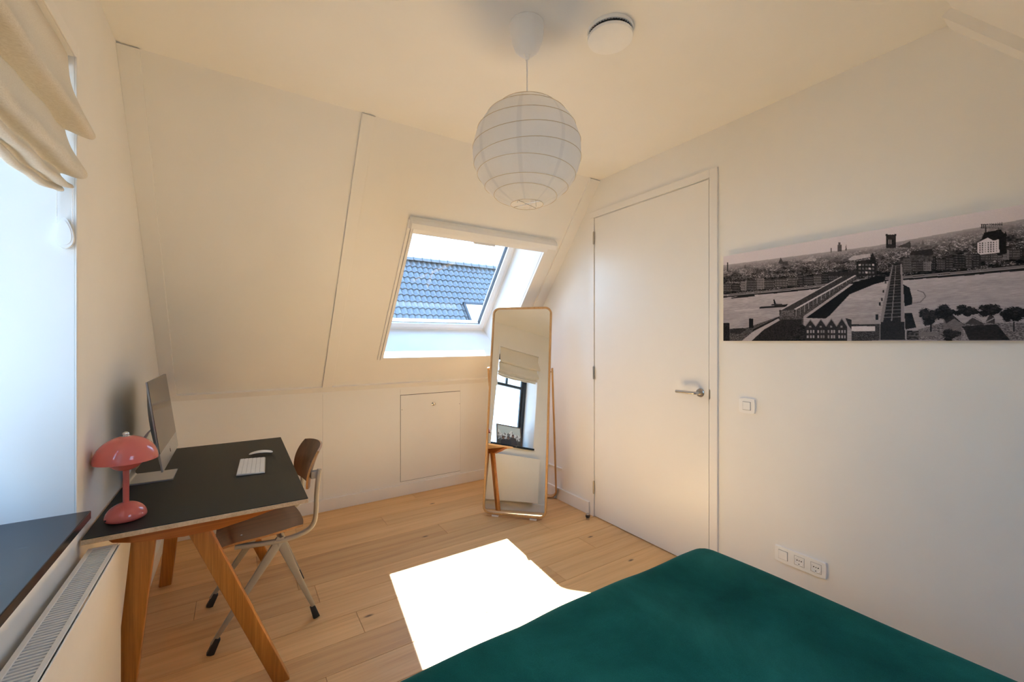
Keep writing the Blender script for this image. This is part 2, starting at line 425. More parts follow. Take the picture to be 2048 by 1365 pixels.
# ------------------------------------------------------------------ walls
WY0, WY1, WZ0, WZ1 = 1.125, 1.818, 0.815, 2.238      # left window opening
XO = -0.80                                          # outer face of the left wall
def gable(bm, x, dx, ys):
    pass
bm = B()
for poly in ([(YB, 0), (WY0, 0), (WY0, ZC), (YS2, ZC), (YB, ZK)],
             [(WY0, 0), (WY1, 0), (WY1, WZ0), (WY0, WZ0)],
             [(WY0, WZ1), (WY1, WZ1), (WY1, ZC), (WY0, ZC)],
             [(WY1, 0), (YF, 0), (YF, ZK), (YS, ZC), (WY1, ZC)]):
    prism(bm, [(XL, y, z) for y, z in poly], (XO - XL, 0, 0))
bmesh.ops.remove_doubles(bm, verts=bm.verts[:], dist=1e-5)
obj('wall_left', bm, 'wall', **struct)
DY0, DY1, DZ = 1.443, 2.395, 2.322
bm = B()
for poly in ([(YB, 0), (DY0 - .02, 0), (DY0 - .02, ZC), (YS2, ZC), (YB, ZK)],
             [(DY0 - .02, DZ + .02), (DY1 + .02, DZ + .02), (DY1 + .02, ZC), (DY0 - .02, ZC)],
             [(DY1 + .02, 0), (YF, 0), (YF, ZK), (YS, ZC), (DY1 + .02, 2.5449 if False else ZC - (DY1 + .02 - YS) * (ZC - ZK) / (YF - YS))]):
    if poly[1][0] == YF:
        y0 = DY1 + .02
        poly = [(y0, 0), (YF, 0), (YF, ZK), (y0, ZC - (y0 - YS) * (ZC - ZK) / (YF - YS))]
    if poly[0][1] > 1:
        y0 = DY1 + .02
        poly = [(DY0 - .02, DZ + .02), (y0, DZ + .02), (y0, ZC - (y0 - YS) * (ZC - ZK) / (YF - YS)), (YS, ZC), (DY0 - .02, ZC)]
    prism(bm, [(XR, y, z) for y, z in poly], (0.12, 0, 0))
bmesh.ops.remove_doubles(bm, verts=bm.verts[:], dist=1e-5)
obj('wall_right', bm, 'wall', **struct)
bm = B(); box(bm, (XL - .4, YS2 - .3, ZC), (XR + .12, YS + .3, ZC + .12)); obj('ceiling', bm, 'ceil', **struct)
# knee wall, far
bm = B(); box(bm, (XL - .4, YF, -.2), (XR + .12, YF + .15, ZK + .12)); wall_far = obj('wall_far', bm, 'panel', **struct)
# the slope with its window opening
OX0, OX1, OS0, OS1 = 0.985, 2.09, 0.60, 1.743
bm = B(); DT = 0.44
for a in ((XL - .38, OX0, -0.12, LS + .2), (OX1, XR + .12, -0.12, LS + .2), (OX0, OX1, -0.12, OS0), (OX0, OX1, OS1, LS + .2)):
    sbox(bm, a[0], a[1], a[2], a[3], 0, DT)
obj('wall_slope_far', bm, 'panel', **struct)
# slope and knee wall behind the camera
bm = B()
def S2(x, s, d=0): p = S(x, s, d); return Vector((p.x, YS + YS2 - p.y, p.z))
def sbox2(bm, x0, x1, s0, s1, d0, d1):
    hexa(bm, [S2(x0, s0, d0), S2(x1, s0, d0), S2(x1, s1, d0), S2(x0, s1, d0)], [S2(x0, s0, d1), S2(x1, s0, d1), S2(x1, s1, d1), S2(x0, s1, d1)])
BX_0, BX_1, BS_0, BS_1 = 0.62, 1.40, 0.62, 1.60     # roof window behind the camera (it shows as a reflection in the lamp)
for a_ in ((XL - .38, BX_0, -.12, LS + .1), (BX_1, XR + .12, -.12, LS + .1), (BX_0, BX_1, -.12, BS_0), (BX_0, BX_1, BS_1, LS + .1)): sbox2(bm, *a_, 0, .2)
obj('wall_slope_back', bm, 'panel', **struct)
w3 = thing('window_3', S2((BX_0 + BX_1) / 2, BS_1, .12), kind='structure')
bm = B()
for a_ in ((BX_0, BX_0 + .06, BS_0, BS_1), (BX_1 - .06, BX_1, BS_0, BS_1), (BX_0 + .06, BX_1 - .06, BS_0, BS_0 + .06), (BX_0 + .06, BX_1 - .06, BS_1 - .06, BS_1)): sbox2(bm, *a_, .13, .19)
obj('window_frame', bm, 'whitepl', w3)
bm = B(); sbox2(bm, BX_0 + .058, BX_1 - .058, BS_0 + .058, BS_1 - .058, .16, .164); obj('window_pane', bm, 'glass', w3)
bm = B(); box(bm, (XL - .4, YB - .15, -.2), (XR + .12, YB, ZK + .1)); obj('wall_back', bm, 'panel', **struct)

# knee wall panels (fine seams between them) and trims
def panel(name, x0, x1, z0, z1):
    bm = B(); box(bm, (x0, YF - .004, z0), (x1, YF + .001, z1), .0008, 1); return obj(name, bm, 'panel', wall_far)
HX0, HX1, HZ0, HZ1 = 1.203, 1.787, 0.122, 0.886
panel('wall_panel', XL + .002, 0.5695, 0.0, 0.955); panel('wall_panel', 0.5705, HX0 - .0007, 0.0, 0.955)
panel('wall_panel', HX0 + .0007, HX1 - .0005, HZ1 + .002, 0.955); panel('wall_panel', HX1 + .0005, XR - .002, 0.0, 0.955)
panel('wall_panel', HX0 + .0007, HX1 - .0005, 0.0, HZ0 - .002)
# rafter covers on the slope
n = 0
def trim(bm, mat='panel'):
    global n
    n += 1; return obj('trim_%d' % n, bm, mat, **struct)
SB = LS - 0.058
for x0, x1, s0 in ((XL, -0.345, 0.0), (0.562, 0.634, 0.0), (2.232, XR, 0.0)):
    bm = B(); sbox(bm, x0, x1, s0, SB, -0.016, 0.005, .0015); trim(bm)
bm = B(); prism(bm, [S(XL, SB, -.018), S(XL, SB, .01), S(XL, LS, .01), (XL, YF + .01, 0.938), (XL, YF - .018, 0.938), (XL, YF - .018, ZK - .004)], (XR - XL, 0, 0)); trim(bm)
bm = B()
for x0, x1 in ((2.22, XR),):
    a = [S2(x0, -.005, -.03), S2(x1, -.005, -.03), S2(x1, LS, -.03), S2(x0, LS, -.03)]
    prism(bm, a, Vector((0, -NS.y, NS.z)) * 0.04)
trim(bm)
# baseboards
def skirting(name, lo, hi, n_axis, sgn):
    bm = B(); box(bm, lo, hi, .0025, 2); return obj(name, bm, 'gloss', **struct)
skirting('baseboard_far', (XL + .018, YF - .018, 0), (XR, YF - .004, .098), 1, -1)
skirting('baseboard_left', (XL, YB, 0), (XL + .016, YF - .018, .098), 0, 1)
skirting('baseboard_right', (XR - .018, 2.447, 0), (XR, 2.905, .098), 0, -1)
skirting('baseboard_corner', (XR - .012, 2.906, 0), (XR, YF - .018, .098), 0, -1)
skirting('baseboard_bed', (XR - .018, YB, 0), (XR, DY0 - .055, .098), 0, -1)

# access hatch in the knee wall
t = thing('access_hatch', (1.495, YF, HZ0), 'white access hatch with a small shiny knob in the low wall', 'hatch')
bm = B(); box(bm, (HX0 - .001, YF - .0012, HZ0 - .002), (HX1 - .0008, YF + .0, HZ1 + .002)); obj('hatch_gap_shade', bm, 'darkgrey', t)  # flat dark sheet behind the panel, its colour paints shade into the gap
bm = B(); box(bm, (HX0 + .0032, YF - .0045, HZ0 + .001), (HX1 - .001, YF + .0, HZ1 - .0025), .0008, 1); obj('hatch_panel', bm, 'panel', t)
bm = B(); lathe(bm, [(.0, 0), (.017, 0), (.017, .004), (.008, .006), (.007, .016), (.012, .019), (.0135, .026), (.010, .030), (0, .031)], n=24)
bm.transform(Matrix.Translation((1.511, YF - .0045, .787)) @ Matrix.Rotation(R(90), 4, 'X')); obj('knob', bm, 'chrome', t, True, label='chrome knob')
for x, z in ((1.217, 0.757), (1.778, .765)):
    bm = B(); lathe(bm, [(0, 0), (.003, 0), (.003, .001), (0, .001)], n=10); bm.transform(Matrix.Translation((x, YF - .0045, z)) @ Matrix.Rotation(R(90), 4, 'X')); obj('screw_hole', bm, 'darkgrey', t)

# ------------------------------------------------------------------ skylight (window_2)
w2 = thing('window_2', S((OX0 + OX1) / 2, OS1, 0.38), None, None, kind='structure')
def ring(bm, x0, x1, s0, s1, w, d0, d1, bev=0.0):
    sbox(bm, x0, x0 + w, s0, s1, d0, d1, bev); sbox(bm, x1 - w, x1, s0, s1, d0, d1, bev)
    sbox(bm, x0 + w, x1 - w, s0, s0 + w, d0, d1, bev); sbox(bm, x0 + w, x1 - w, s1 - w, s1, d0, d1, bev)
def child(name, f, mat, parent, smooth=False, **k):
    bm = B(); f(bm); return obj(name, bm, mat, parent, smooth, **k)
child('window_frame', lambda b: ring(b, OX0, OX1, OS0 - .02, OS1, .022, .377, .50, .002), 'whitepl', w2)
sash = child('sash', lambda b: ring(b, OX0 + .026, OX1 - .026, OS0, OS1 - .026, .046, .372, .45, .003), 'whitepl', w2)
child('gasket', lambda b: ring(b, OX0 + .070, OX1 - .070, OS0 + .044, OS1 - .070, .006, .392, .43), 'darkgrey', sash)
child('window_pane', lambda b: sbox(b, OX0 + .074, OX1 - .074, OS0 + .048, OS1 - .074, .410, .414), 'glass', sash)
child('vent_flap', lambda b: sbox(b, OX0 + .10, OX1 - .10, OS0 + .048, OS0 + .085, .36, .385, .004), 'whitepl', w2)
# casing round the opening
def casing_side(b, x0, x1):
    sbox(b, x0, x0 + (x1 - x0) * .45, OS0 - .05, OS1 + .022, -.016, .002, .002); sbox(b, x0 + (x1 - x0) * .5, x1, OS0 - .05, OS1 + .018, -.024, .002, .003)
child('casing', lambda b: casing_side(b, .943, OX0), 'gloss', w2)
child('casing', lambda b: casing_side(b, 2.122, OX1), 'gloss', w2)
child('casing', lambda b: (sbox(b, OX0, OX1, OS1, OS1 + .024, -.016, .002, .002)), 'gloss', w2)
t = thing('roller_blind', S((OX0 + OX1) / 2, .60, 0), 'white rolled-up skylight blind cassette along the top of the roof window', 'blind')
bm = B(); prism(bm, [S(.950, .530, 0), S(.950, .535, -.040), S(.950, .552, -.062), S(.950, .588, -.066), S(.950, .592, 0)], (2.160 - .950, 0, 0)); obj('cassette', bm, 'whitepl', t)
child('bottom_bar', lambda b: (sbox(b, .975, 2.105, .594, .628, -.036, .004, .003), sbox(b, .975, 2.105, .628, .636, -.030, -.006)), 'whitepl', t)
child('grip', lambda b: sbox(b, 1.44, 1.62, .634, .644, -.040, -.022, .003), 'whitepl', t)
for x in (.9495, 2.1505):
    child('end_cap', lambda b: prism(b, [S(x, .528, 0), S(x, .533, -.042), S(x, .551, -.064), S(x, .590, -.068), S(x, .606, -.02), S(x, .606, 0)], (.010, 0, 0)), 'whitepl', t)

# ------------------------------------------------------------------ left window (window_1)
w1 = thing('window_1', (-.74, (WY0 + WY1) / 2, WZ0), kind='structure')
def bx(b, *a, **k): box(b, *a, **k)
XF = -0.72
def lring(b, y0, y1, z0, z1, w, xa, xb, bev=.003):
    box(b, (xa, y0, z0), (xb, y0 + w, z1), bev, 1); box(b, (xa, y1 - w, z0), (xb, y1, z1), bev, 1)
    box(b, (xa, y0 + w, z0), (xb, y1 - w, z0 + w), bev, 1); box(b, (xa, y0 + w, z1 - w), (xb, y1 - w, z1), bev, 1)
child('window_frame', lambda b: lring(b, WY0, WY1, WZ0 + .0, WZ1, .055, XF - .07, XF), 'anthracite', w1)
child('sash', lambda b: lring(b, WY0 + .05, WY1 - .05, WZ0 + .05, WZ1 - .05, .032, XF - .055, XF - .02), 'anthracite', w1)
child('transom', lambda b: box(b, (XF - .055, WY0 + .08, 1.755), (XF - .012, WY1 - .08, 1.795), .003, 1), 'anthracite', w1)
ym = (WY0 + WY1) / 2
child('glazing_bar', lambda b: box(b, (XF - .055, ym - .014, 1.795), (XF - .015, ym + .014, WZ1 - .08), .003, 1), 'anthracite', w1)
child('window_pane', lambda b: box(b, (XF - .042, WY0 + .08, WZ0 + .08), (XF - .038, WY1 - .08, 1.757)), 'glass', w1)
child('window_pane', lambda b: box(b, (XF - .042, WY0 + .08, 1.793), (XF - .038, ym - .012, WZ1 - .08)), 'glass', w1)
child('window_pane', lambda b: box(b, (XF - .042, ym + .012, 1.793), (XF - .038, WY1 - .08, WZ1 - .08)), 'glass', w1)
child('window_sill', lambda b: box(b, (XF - .0, WY0 + .0006, WZ0 + .0), (-.380, WY1 - .012, .840), .002, 2), 'stone', w1)
def cas(b):
    x0, x1, w = XL, XL + .006, .042
    box(b, (x0, WY1, WZ0), (x1, WY1 + .026, WZ1 + w), .0015, 1); box(b, (x0, WY0 - w, WZ0), (x1, WY0, WZ1 + w), .0015, 1)
    box(b, (x0, WY0, WZ1), (x1, WY1, WZ1 + w), .0015, 1)
child('casing', cas, 'gloss', w1)

# roman blind in the window
t = thing('roman_blind', (-.43, ym, 1.82), 'cream linen roman blind bunched up above the left window', 'blind')
prof = [(-.432, 2.232), (-.425, 2.15), (-.402, 2.08), (-.380, 2.03), (-.372, 2.008), (-.380, 1.996), (-.405, 1.998), (-.432, 2.005), (-.436, 2.0),
        (-.424, 1.955), (-.402, 1.912), (-.388, 1.887), (-.390, 1.872), (-.408, 1.868), (-.436, 1.874), (-.44, 1.868),
        (-.430, 1.852), (-.418, 1.842), (-.418, 1.834), (-.432, 1.830), (-.450, 1.838), (-.456, 1.834), (-.448, 1.822), (-.449, 1.814), (-.460, 1.812), (-.468, 1.82)]
pp = smoothpath([(x, 0, z) for x, z in prof], 4)
NYB = 40; grid = []
by0, by1 = WY0 + .006, WY1 - .016
for j in range(NYB + 1):
    u = j / NYB; row = []
    e = abs(2 * u - 1) ** 3
    for i, p in enumerate(pp):
        f = i / (len(pp) - 1)
        out = (p.x + .44)
        sag = -.020 * (1 - (2 * u - 1) ** 2) * min(1, f * 1.6) * (1 if f < .9 else .9)
        wob = .004 * math.sin(u * 9 + f * 5) + .003 * math.sin(u * 23 + f * 11)
        flare = .016 * max(0, out) / .06 * (1 if u > .5 else -1) * max(0, abs(2 * u - 1) - .8) / .2
        row.append((p.x + wob * min(1, f * 3) * (0.35 + e), by0 + u * (by1 - by0) + flare, p.z + sag + wob * .6))
    grid.append(row)
bm = B(); solid_sheet(bm, grid, .0022); obj('fabric', bm, 'linen', t, True, angle=75)
child('headrail', lambda b: box(b, (-.465, WY0 + .004, 2.205), (-.436, WY1 - .004, 2.236), .002, 1), 'whitepl', t)
def chain(b, x):
    for i in range(36):
        z = 1.842 - i * .0034
        bmesh.ops.create_icosphere(b, subdivisions=1, radius=.0017, matrix=Matrix.Translation((x, WY1 - .010, z)))
child('bead_chain', lambda b: chain(b, -.422), 'whitepl', t, kind='stuff')
child('bead_chain', lambda b: chain(b, -.4555), 'whitepl', t, kind='stuff')
def teardrop(b, s, x0):
    out = []
    for i in range(32):
        a = 2 * PI * i / 32
        w = .0195 - .007 * math.sin(a)
        out.append((-.4385 + x0 + w * s * math.cos(a), WY1 - .002, 1.692 + .046 * s * math.sin(a)))
    prism(b, out, (0, -.014 * (1 if s == 1 else 1.12), 0))
ct = child('chain_tensioner', lambda b: teardrop(b, 1, 0), 'whitepl', t)
child('inset', lambda b: teardrop(b, .80, 0), 'whitepl', ct)

# photo frame leaning on the window, seen in the mirror
def paint_mesh(name, arr, P, parent, mat):
    """arr[h,w,3] linear colours; P(u,v) -> point, u,v in 0..1"""
    h, w = arr.shape[:2]
    u, v = np.meshgrid(np.linspace(0, 1, w), np.linspace(1, 0, h))
    p0 = np.array(P(0, 0)); pu = np.array(P(1, 0)) - p0; pv = np.array(P(0, 1)) - p0
    inv = WM[parent].inverted() @ Vector(p0) - Vector(p0)
    co = p0[None, :] + u.reshape(-1, 1) * pu + v.reshape(-1, 1) * pv + np.array(inv)
    idx = np.arange(h * w).reshape(h, w)
    q = np.stack([idx[:-1, :-1], idx[1:, :-1], idx[1:, 1:], idx[:-1, 1:]], -1).reshape(-1, 4)
    me = bpy.data.meshes.new(name); me.vertices.add(h * w); me.vertices.foreach_set('co', co.astype(np.float32).ravel())
    me.loops.add(q.size); me.loops.foreach_set('vertex_index', q.astype(np.int32).ravel())
    me.polygons.add(len(q)); me.polygons.foreach_set('loop_start', np.arange(0, q.size, 4, dtype=np.int32))
    me.update(); me.validate()
    at = me.color_attributes.new('print', 'FLOAT_COLOR', 'POINT')
    c4 = np.ones((h * w, 4), np.float32); c4[:, :3] = arr.reshape(-1, 3); at.data.foreach_set('color', c4.ravel())
    o = bpy.data.objects.new(name, me); COL.objects.link(o); o.parent = parent; me.materials.append(mat); WM[o] = WM[parent]
    return o
def poly_mask(h, w, pts):
    """even-odd fill; pts in pixel units (x,y down)"""
    yy, xx = np.mgrid[0:h, 0:w]; xx = xx + .5; yy = yy + .5; m = np.zeros((h, w), bool); n = len(pts)
    for i in range(n):
        x0, y0 = pts[i]; x1, y1 = pts[(i + 1) % n]
        if y0 == y1: continue
        c = ((yy >= min(y0, y1)) & (yy < max(y0, y1))) & (xx < (x1 - x0) * (yy - y0) / (y1 - y0) + x0)
        m ^= c
    return m
def vnoise(h, w, sy, sx, rng):
    g = rng.random((int(h / sy) + 3, int(w / sx) + 3)); y = np.arange(h) / sy; x = np.arange(w) / sx
    yi = y.astype(int); xi = x.astype(int); fy = (y - yi)[:, None]; fx = (x - xi)[None, :]
    a = g[yi][:, xi]; b = g[yi][:, xi + 1]; c = g[yi + 1][:, xi]; d = g[yi + 1][:, xi + 1]
    return (a * (1 - fx) + b * fx) * (1 - fy) + (c * (1 - fx) + d * fx) * fy
rng = np.random.default_rng(5)
def holiday_photo():
    h, w = 70, 100; A = np.zeros((h, w, 3)); yy, xx = np.mgrid[0:h, 0:w]
    A[:] = np.array([.46, .55, .58]) * (1 + .25 * (1 - yy / h))[..., None]
    ridge = 24 + 5 * np.sin(xx / 9.0) + 4 * np.sin(xx / 4.1 + 1) + 2 * np.sin(xx / 2.2)
    mt = yy > ridge; nz = vnoise(h, w, 5, 3, rng); snow = np.where(nz > .30 + .35 * np.clip((yy - 26) / 30, 0, 1), .85, .16)
    A[mt] = (snow[..., None] * np.array([.9, .95, 1.0]))[mt]
    low = yy > 48 + 4 * np.sin(xx / 11.0); A[low] = (np.array([.06, .065, .06]) * (0.6 + vnoise(h, w, 3, 3, rng)[..., None]))[low]
    for cx, top, sw, col in ((33, 27, 13, (.045, .03, .02)), (54, 36, 11, (.02, .018, .02)), (75, 37, 11, (.015, .015, .025))):
        body = poly_mask(h, w, [(cx - sw * .5, top + 12), (cx - sw, top + 17), (cx - sw * 1.15, h), (cx + sw * 1.1, h), (cx + sw, top + 17), (cx + sw * .5, top + 12)])
        A[body] = np.array(col) * 1.0
        hd = ((xx - cx) / 5.0) ** 2 + ((yy - top - 6) / 7.0) ** 2 < 1; A[hd] = (.22, .12, .085)
        hr = hd & (yy < top + 3.5); A[hr] = (.05, .03, .02)
    return A
t = thing('photo_frame', (-.575, 1.425, .84), 'framed photo of three people before snowy mountains on the window sill', 'picture')
# leans back against the window frame
fo = Vector((-.575, 0, .842)); fv = Vector((-.075, 0, .30)).normalized()
fy0, fy1, fh = 1.215, 1.635, .315
fn = Vector((fv.z, 0, -fv.x))
def FP(y, s, d): return Vector((fo.x, y, fo.z)) + fv * s + fn * d
def fbar(b, y0, y1, s0, s1): hexa(b, [FP(y0, s0, -.008), FP(y1, s0, -.008), FP(y1, s1, -.008), FP(y0, s1, -.008)], [FP(y0, s0, .008), FP(y1, s0, .008), FP(y1, s1, .008), FP(y0, s1, .008)])
def fr(b):
    w = .014
    fbar(b, fy0, fy0 + w, 0, fh); fbar(b, fy1 - w, fy1, 0, fh); fbar(b, fy0 + w, fy1 - w, 0, w); fbar(b, fy0 + w, fy1 - w, fh - w, fh)
child('frame', fr, wood('photo_frame_wood', [(0.3, (.10, .065, .045)), (.7, (.17, .115, .08))], 1, 2, .4), t)
child('backing', lambda b: hexa(b, [FP(fy0, 0, -.011), FP(fy1, 0, -.011), FP(fy1, fh, -.011), FP(fy0, fh, -.011)], [FP(fy0, 0, -.008), FP(fy1, 0, -.008), FP(fy1, fh, -.008), FP(fy0, fh, -.008)]), 'darkgrey', t)
w = .014
paint_mesh('photo_print', holiday_photo(), lambda u, v: FP(fy0 + w + u * (fy1 - fy0 - 2 * w), w + v * (fh - 2 * w), .002), t, attr_mat('photo_paper', .35))

# ------------------------------------------------------------------ radiator
RX0, RX1, RY0, RY1, RZ0, RZ1 = -.398, -.322, 1.055, 1.868, .115, .70
t = thing('radiator', ((RX0 + RX1) / 2, (RY0 + RY1) / 2, RZ0), 'white flat-panel radiator with slotted top grille under the left window', 'radiator')
child('front_panel', lambda b: box(b, (RX1 - .004, RY0, RZ0), (RX1, RY1, RZ1 - .003), .0015, 1), 'radiator', t)
child('side_panel', lambda b: box(b, (RX0, RY1 - .003, RZ0 + .01), (RX1 - .006, RY1, RZ1 - .006), .001, 1), 'radiator', t)
child('side_panel', lambda b: box(b, (RX0, RY0, RZ0 + .01), (RX1 - .006, RY0 + .003, RZ1 - .006), .001, 1), 'radiator', t)
child('core', lambda b: box(b, (RX0 + .004, RY0 + .01, RZ0 + .02), (RX1 - .012, RY1 - .01, RZ1 - .16), .004, 1), 'radiator', t)
def gr(b):
    box(b, (RX0 - .002, RY0, RZ1 - .004), (RX0 + .010, RY1, RZ1), .001, 1); box(b, (RX1 - .018, RY0, RZ1 - .004), (RX1 - .006, RY1, RZ1), .001, 1)
    box(b, (RX0 + .010, RY0, RZ1 - .004), (RX1 - .018, RY0 + .008, RZ1), .001, 1); box(b, (RX0 + .010, RY1 - .008, RZ1 - .004), (RX1 - .018, RY1, RZ1), .001, 1)
g = child('top_grille', gr, 'radiator', t)
def sl(b):
    y = RY0 + .012
    while y < RY1 - .012:
        box(b, (RX0 + .009, y, RZ1 - .010), (RX1 - .017, y + .0062, RZ1 - .0025)); y += .0122
child('grille_slats', sl, 'slat', g, kind='stuff')
for y in (RY0 + .15, RY1 - .15):
    child('bracket', lambda b: box(b, (XL, y - .015, RZ0 + .05), (RX0 + .006, y + .015, RZ1 - .05)), 'radiator', t)

# ------------------------------------------------------------------ door in the right wall (door_1)
d1 = thing('door_1', (XR, (DY0 + DY1) / 2, 0), kind='structure')
child('leaf', lambda b: box(b, (XR - .006, DY0 + .004, .006), (XR + .034, DY1 - .004, DZ - .004), .0015, 1), 'doorp', d1)
def fr2(b):
    box(b, (XR - .001, DY0 - .02, 0), (XR + .12, DY0, DZ + .02)); box(b, (XR - .001, DY1, 0), (XR + .12, DY1 + .02, DZ + .02)); box(b, (XR - .001, DY0, DZ), (XR + .12, DY1, DZ + .02))
child('jamb', fr2, 'gloss', d1)
child('door_stop_strip', lambda b: box(b, (XR + .036, DY0, 0), (XR + .12, DY1, DZ)), 'darkgrey', d1)
child('architrave', lambda b: box(b, (XR - .012, DY0 - .052, 0), (XR, DY0 - .002, DZ + .05), .002, 1), 'gloss', d1)
child('architrave', lambda b: box(b, (XR - .012, DY1 + .002, 0), (XR, DY1 + .046, DZ + .002), .002, 1), 'gloss', d1)
child('architrave', lambda b: box(b, (XR - .0125, DY0 - .002, DZ + .002), (XR, DY1 + .046, DZ + .05), .002, 1), 'gloss', d1)
for z in (2.165, 1.118, .228):
    def hin(b):
        for a, c in ((-.046, -.018), (-.017, .017), (.018, .046)):
            lathe(b, [(0, a), (.0075, a), (.0075, c), (0, c)], (XR - .013, DY1 + .001, z), 14)
        for a in (-.050, .046): lathe(b, [(0, a), (.005, a), (.005, a + .004), (0, a + .004)], (XR - .013, DY1 + .001, z), 10)
    child('hinge', hin, 'brass', d1, True)
h = child('handle_rose', lambda b: (lathe(b, [(0, 0), (.026, 0), (.026, .006), (.023, .009), (.010, .0095), (.010, .02), (0, .02)], n=32), b.transform(Matrix.Translation((XR - .006, 1.500, 1.055)) @ Matrix.Rotation(R(-90), 4, 'Y'))), 'steel', d1, True)
lev = [(XR - .018, 1.500, 1.055), (XR - .045, 1.500, 1.055), (XR - .055, 1.507, 1.055), (XR - .059, 1.520, 1.055), (XR - .059, 1.630, 1.055)]
child('lever', lambda b: sweep(b, smoothpath(lev, 5), circ(.0095, 16)), 'steel', h, True)
child('strike_plate', lambda b: prism(b, [(XR - .0128, DY0 - .0018, 1.020), (XR - .0128, DY0 - .009, 1.028), (XR - .0128, DY0 - .009, 1.077), (XR - .0128, DY0 - .0018, 1.085)], (.006, 0, 0)), 'steel', d1)

# door stop on the floor
t = thing('door_stop', (2.245, 2.385, 0), 'small steel cylinder door stop with black rubber ring on the floor', 'door stop')
child('post', lambda b: lathe(b, [(0, 0), (.0135, 0), (.0135, .014), (.011, .016), (.011, .034), (.0135, .036), (.0135, .042), (.011, .045), (0, .045)], (2.245, 2.385, 0), 24), 'steel', t, True)
child('rubber_ring', lambda b: lathe(b, [(.0105, .017), (.0165, .018), (.0175, .025), (.0165, .033), (.0105, .034)], (2.245, 2.385, 0), 24, cap=False), 'blackpl', t, True)

# white cable duct low on the right wall behind the mirror
bm = B(); box(bm, (XR - .010, 2.79, .262), (XR, 3.40, .276), .002, 1)
tag(obj('cable_duct', bm, 'whitepl'), 'thin white cable duct low on the right wall behind the mirror', 'cable duct')

# switch and sockets
def plate(b, y0, y1, z0, z1, th=.011, bul=.0025):
    pts = []; cy_, cz = (y0 + y1) / 2, (z0 + z1) / 2
    N = 10
    for (ya, za, yb, zb) in ((y0, z0, y1, z0), (y1, z0, y1, z1), (y1, z1, y0, z1), (y0, z1, y0, z0)):
        for i in range(N):
            f = i / N; e = bul * 4 * f * (1 - f)
            y = ya + (yb - ya) * f; z = za + (zb - za) * f
            if za == zb: z += e * (1 if z > cz else -1)
            else: y += e * (1 if y > cy_ else -1)
            pts.append((XR, y, z))
    fs = prism(b, pts, (-th, 0, 0))
    es = [e for e in fs[1].edges]
    bmesh.ops.bevel(b, geom=es, offset=.003, segments=2, profile=.5, affect='EDGES')
t = thing('light_switch', (XR, 1.224, .973), 'single white light switch on the wall beside the door', 'switch')
child('plate', lambda b: plate(b, 1.184, 1.264, .974, 1.050), 'whitepl', t)
child('recess', lambda b: box(b, (XR - .0118, 1.2025, .9895), (XR - .010, 1.2455, 1.0345)), 'darkgrey', t)
child('rocker', lambda b: box(b, (XR - .0145, 1.2038, .9908), (XR - .010, 1.2442, 1.0332), .001, 1), 'whitepl', t)
t = thing('socket_panel', (XR, .968, .235), 'long white wall plate with one switch and two sockets above the bed', 'socket')
PZ0, PZ1 = .2395, .3155
child('plate', lambda b: plate(b, .857, 1.080, PZ0, PZ1, .010, .001), 'whitepl', t)
zc = (PZ0 + PZ1) / 2
child('recess', lambda b: box(b, (XR - .0108, 1.0205, zc - .0225), (XR - .009, 1.0635, zc + .0225)), 'darkgrey', t)
child('rocker', lambda b: box(b, (XR - .0135, 1.0217, zc - .0213), (XR - .009, 1.0623, zc + .0213), .001, 1), 'whitepl', t)
for yc in (.9685, .8965):
    fr_ = child('socket_recess', lambda b: lring(b, yc - .0225, yc + .0225, zc - .0225, zc + .0225, .0008, XR - .0104, XR - .009, 0), 'darkgrey', t)
    def cup(b):
        lathe(b, [(.0205, .0035), (.0190, .0035), (.0180, 0), (0, 0)], n=28, cap=False); b.transform(Matrix.Translation((XR - .0105, yc, zc)) @ Matrix.Rotation(R(-90), 4, 'Y'))
    sk = child('socket', cup, 'whitepl', t, True)
    def holes(b):
        for y, z, r in ((yc - .0095, zc + .003, .0028), (yc + .0095, zc + .003, .0028), (yc, zc + .003, .0022), (yc + .001, zc - .0145, .0024)):
            lathe(b, [(0, 0), (r, 0), (r, .0006), (0, .0006)], n=10)
            bmesh.ops.transform(b, matrix=Matrix.Translation((XR - .0106, y, z)) @ Matrix.Rotation(R(-90), 4, 'Y'), verts=b.verts[-22:])
    child('pin_holes', holes, 'blackpl', sk)

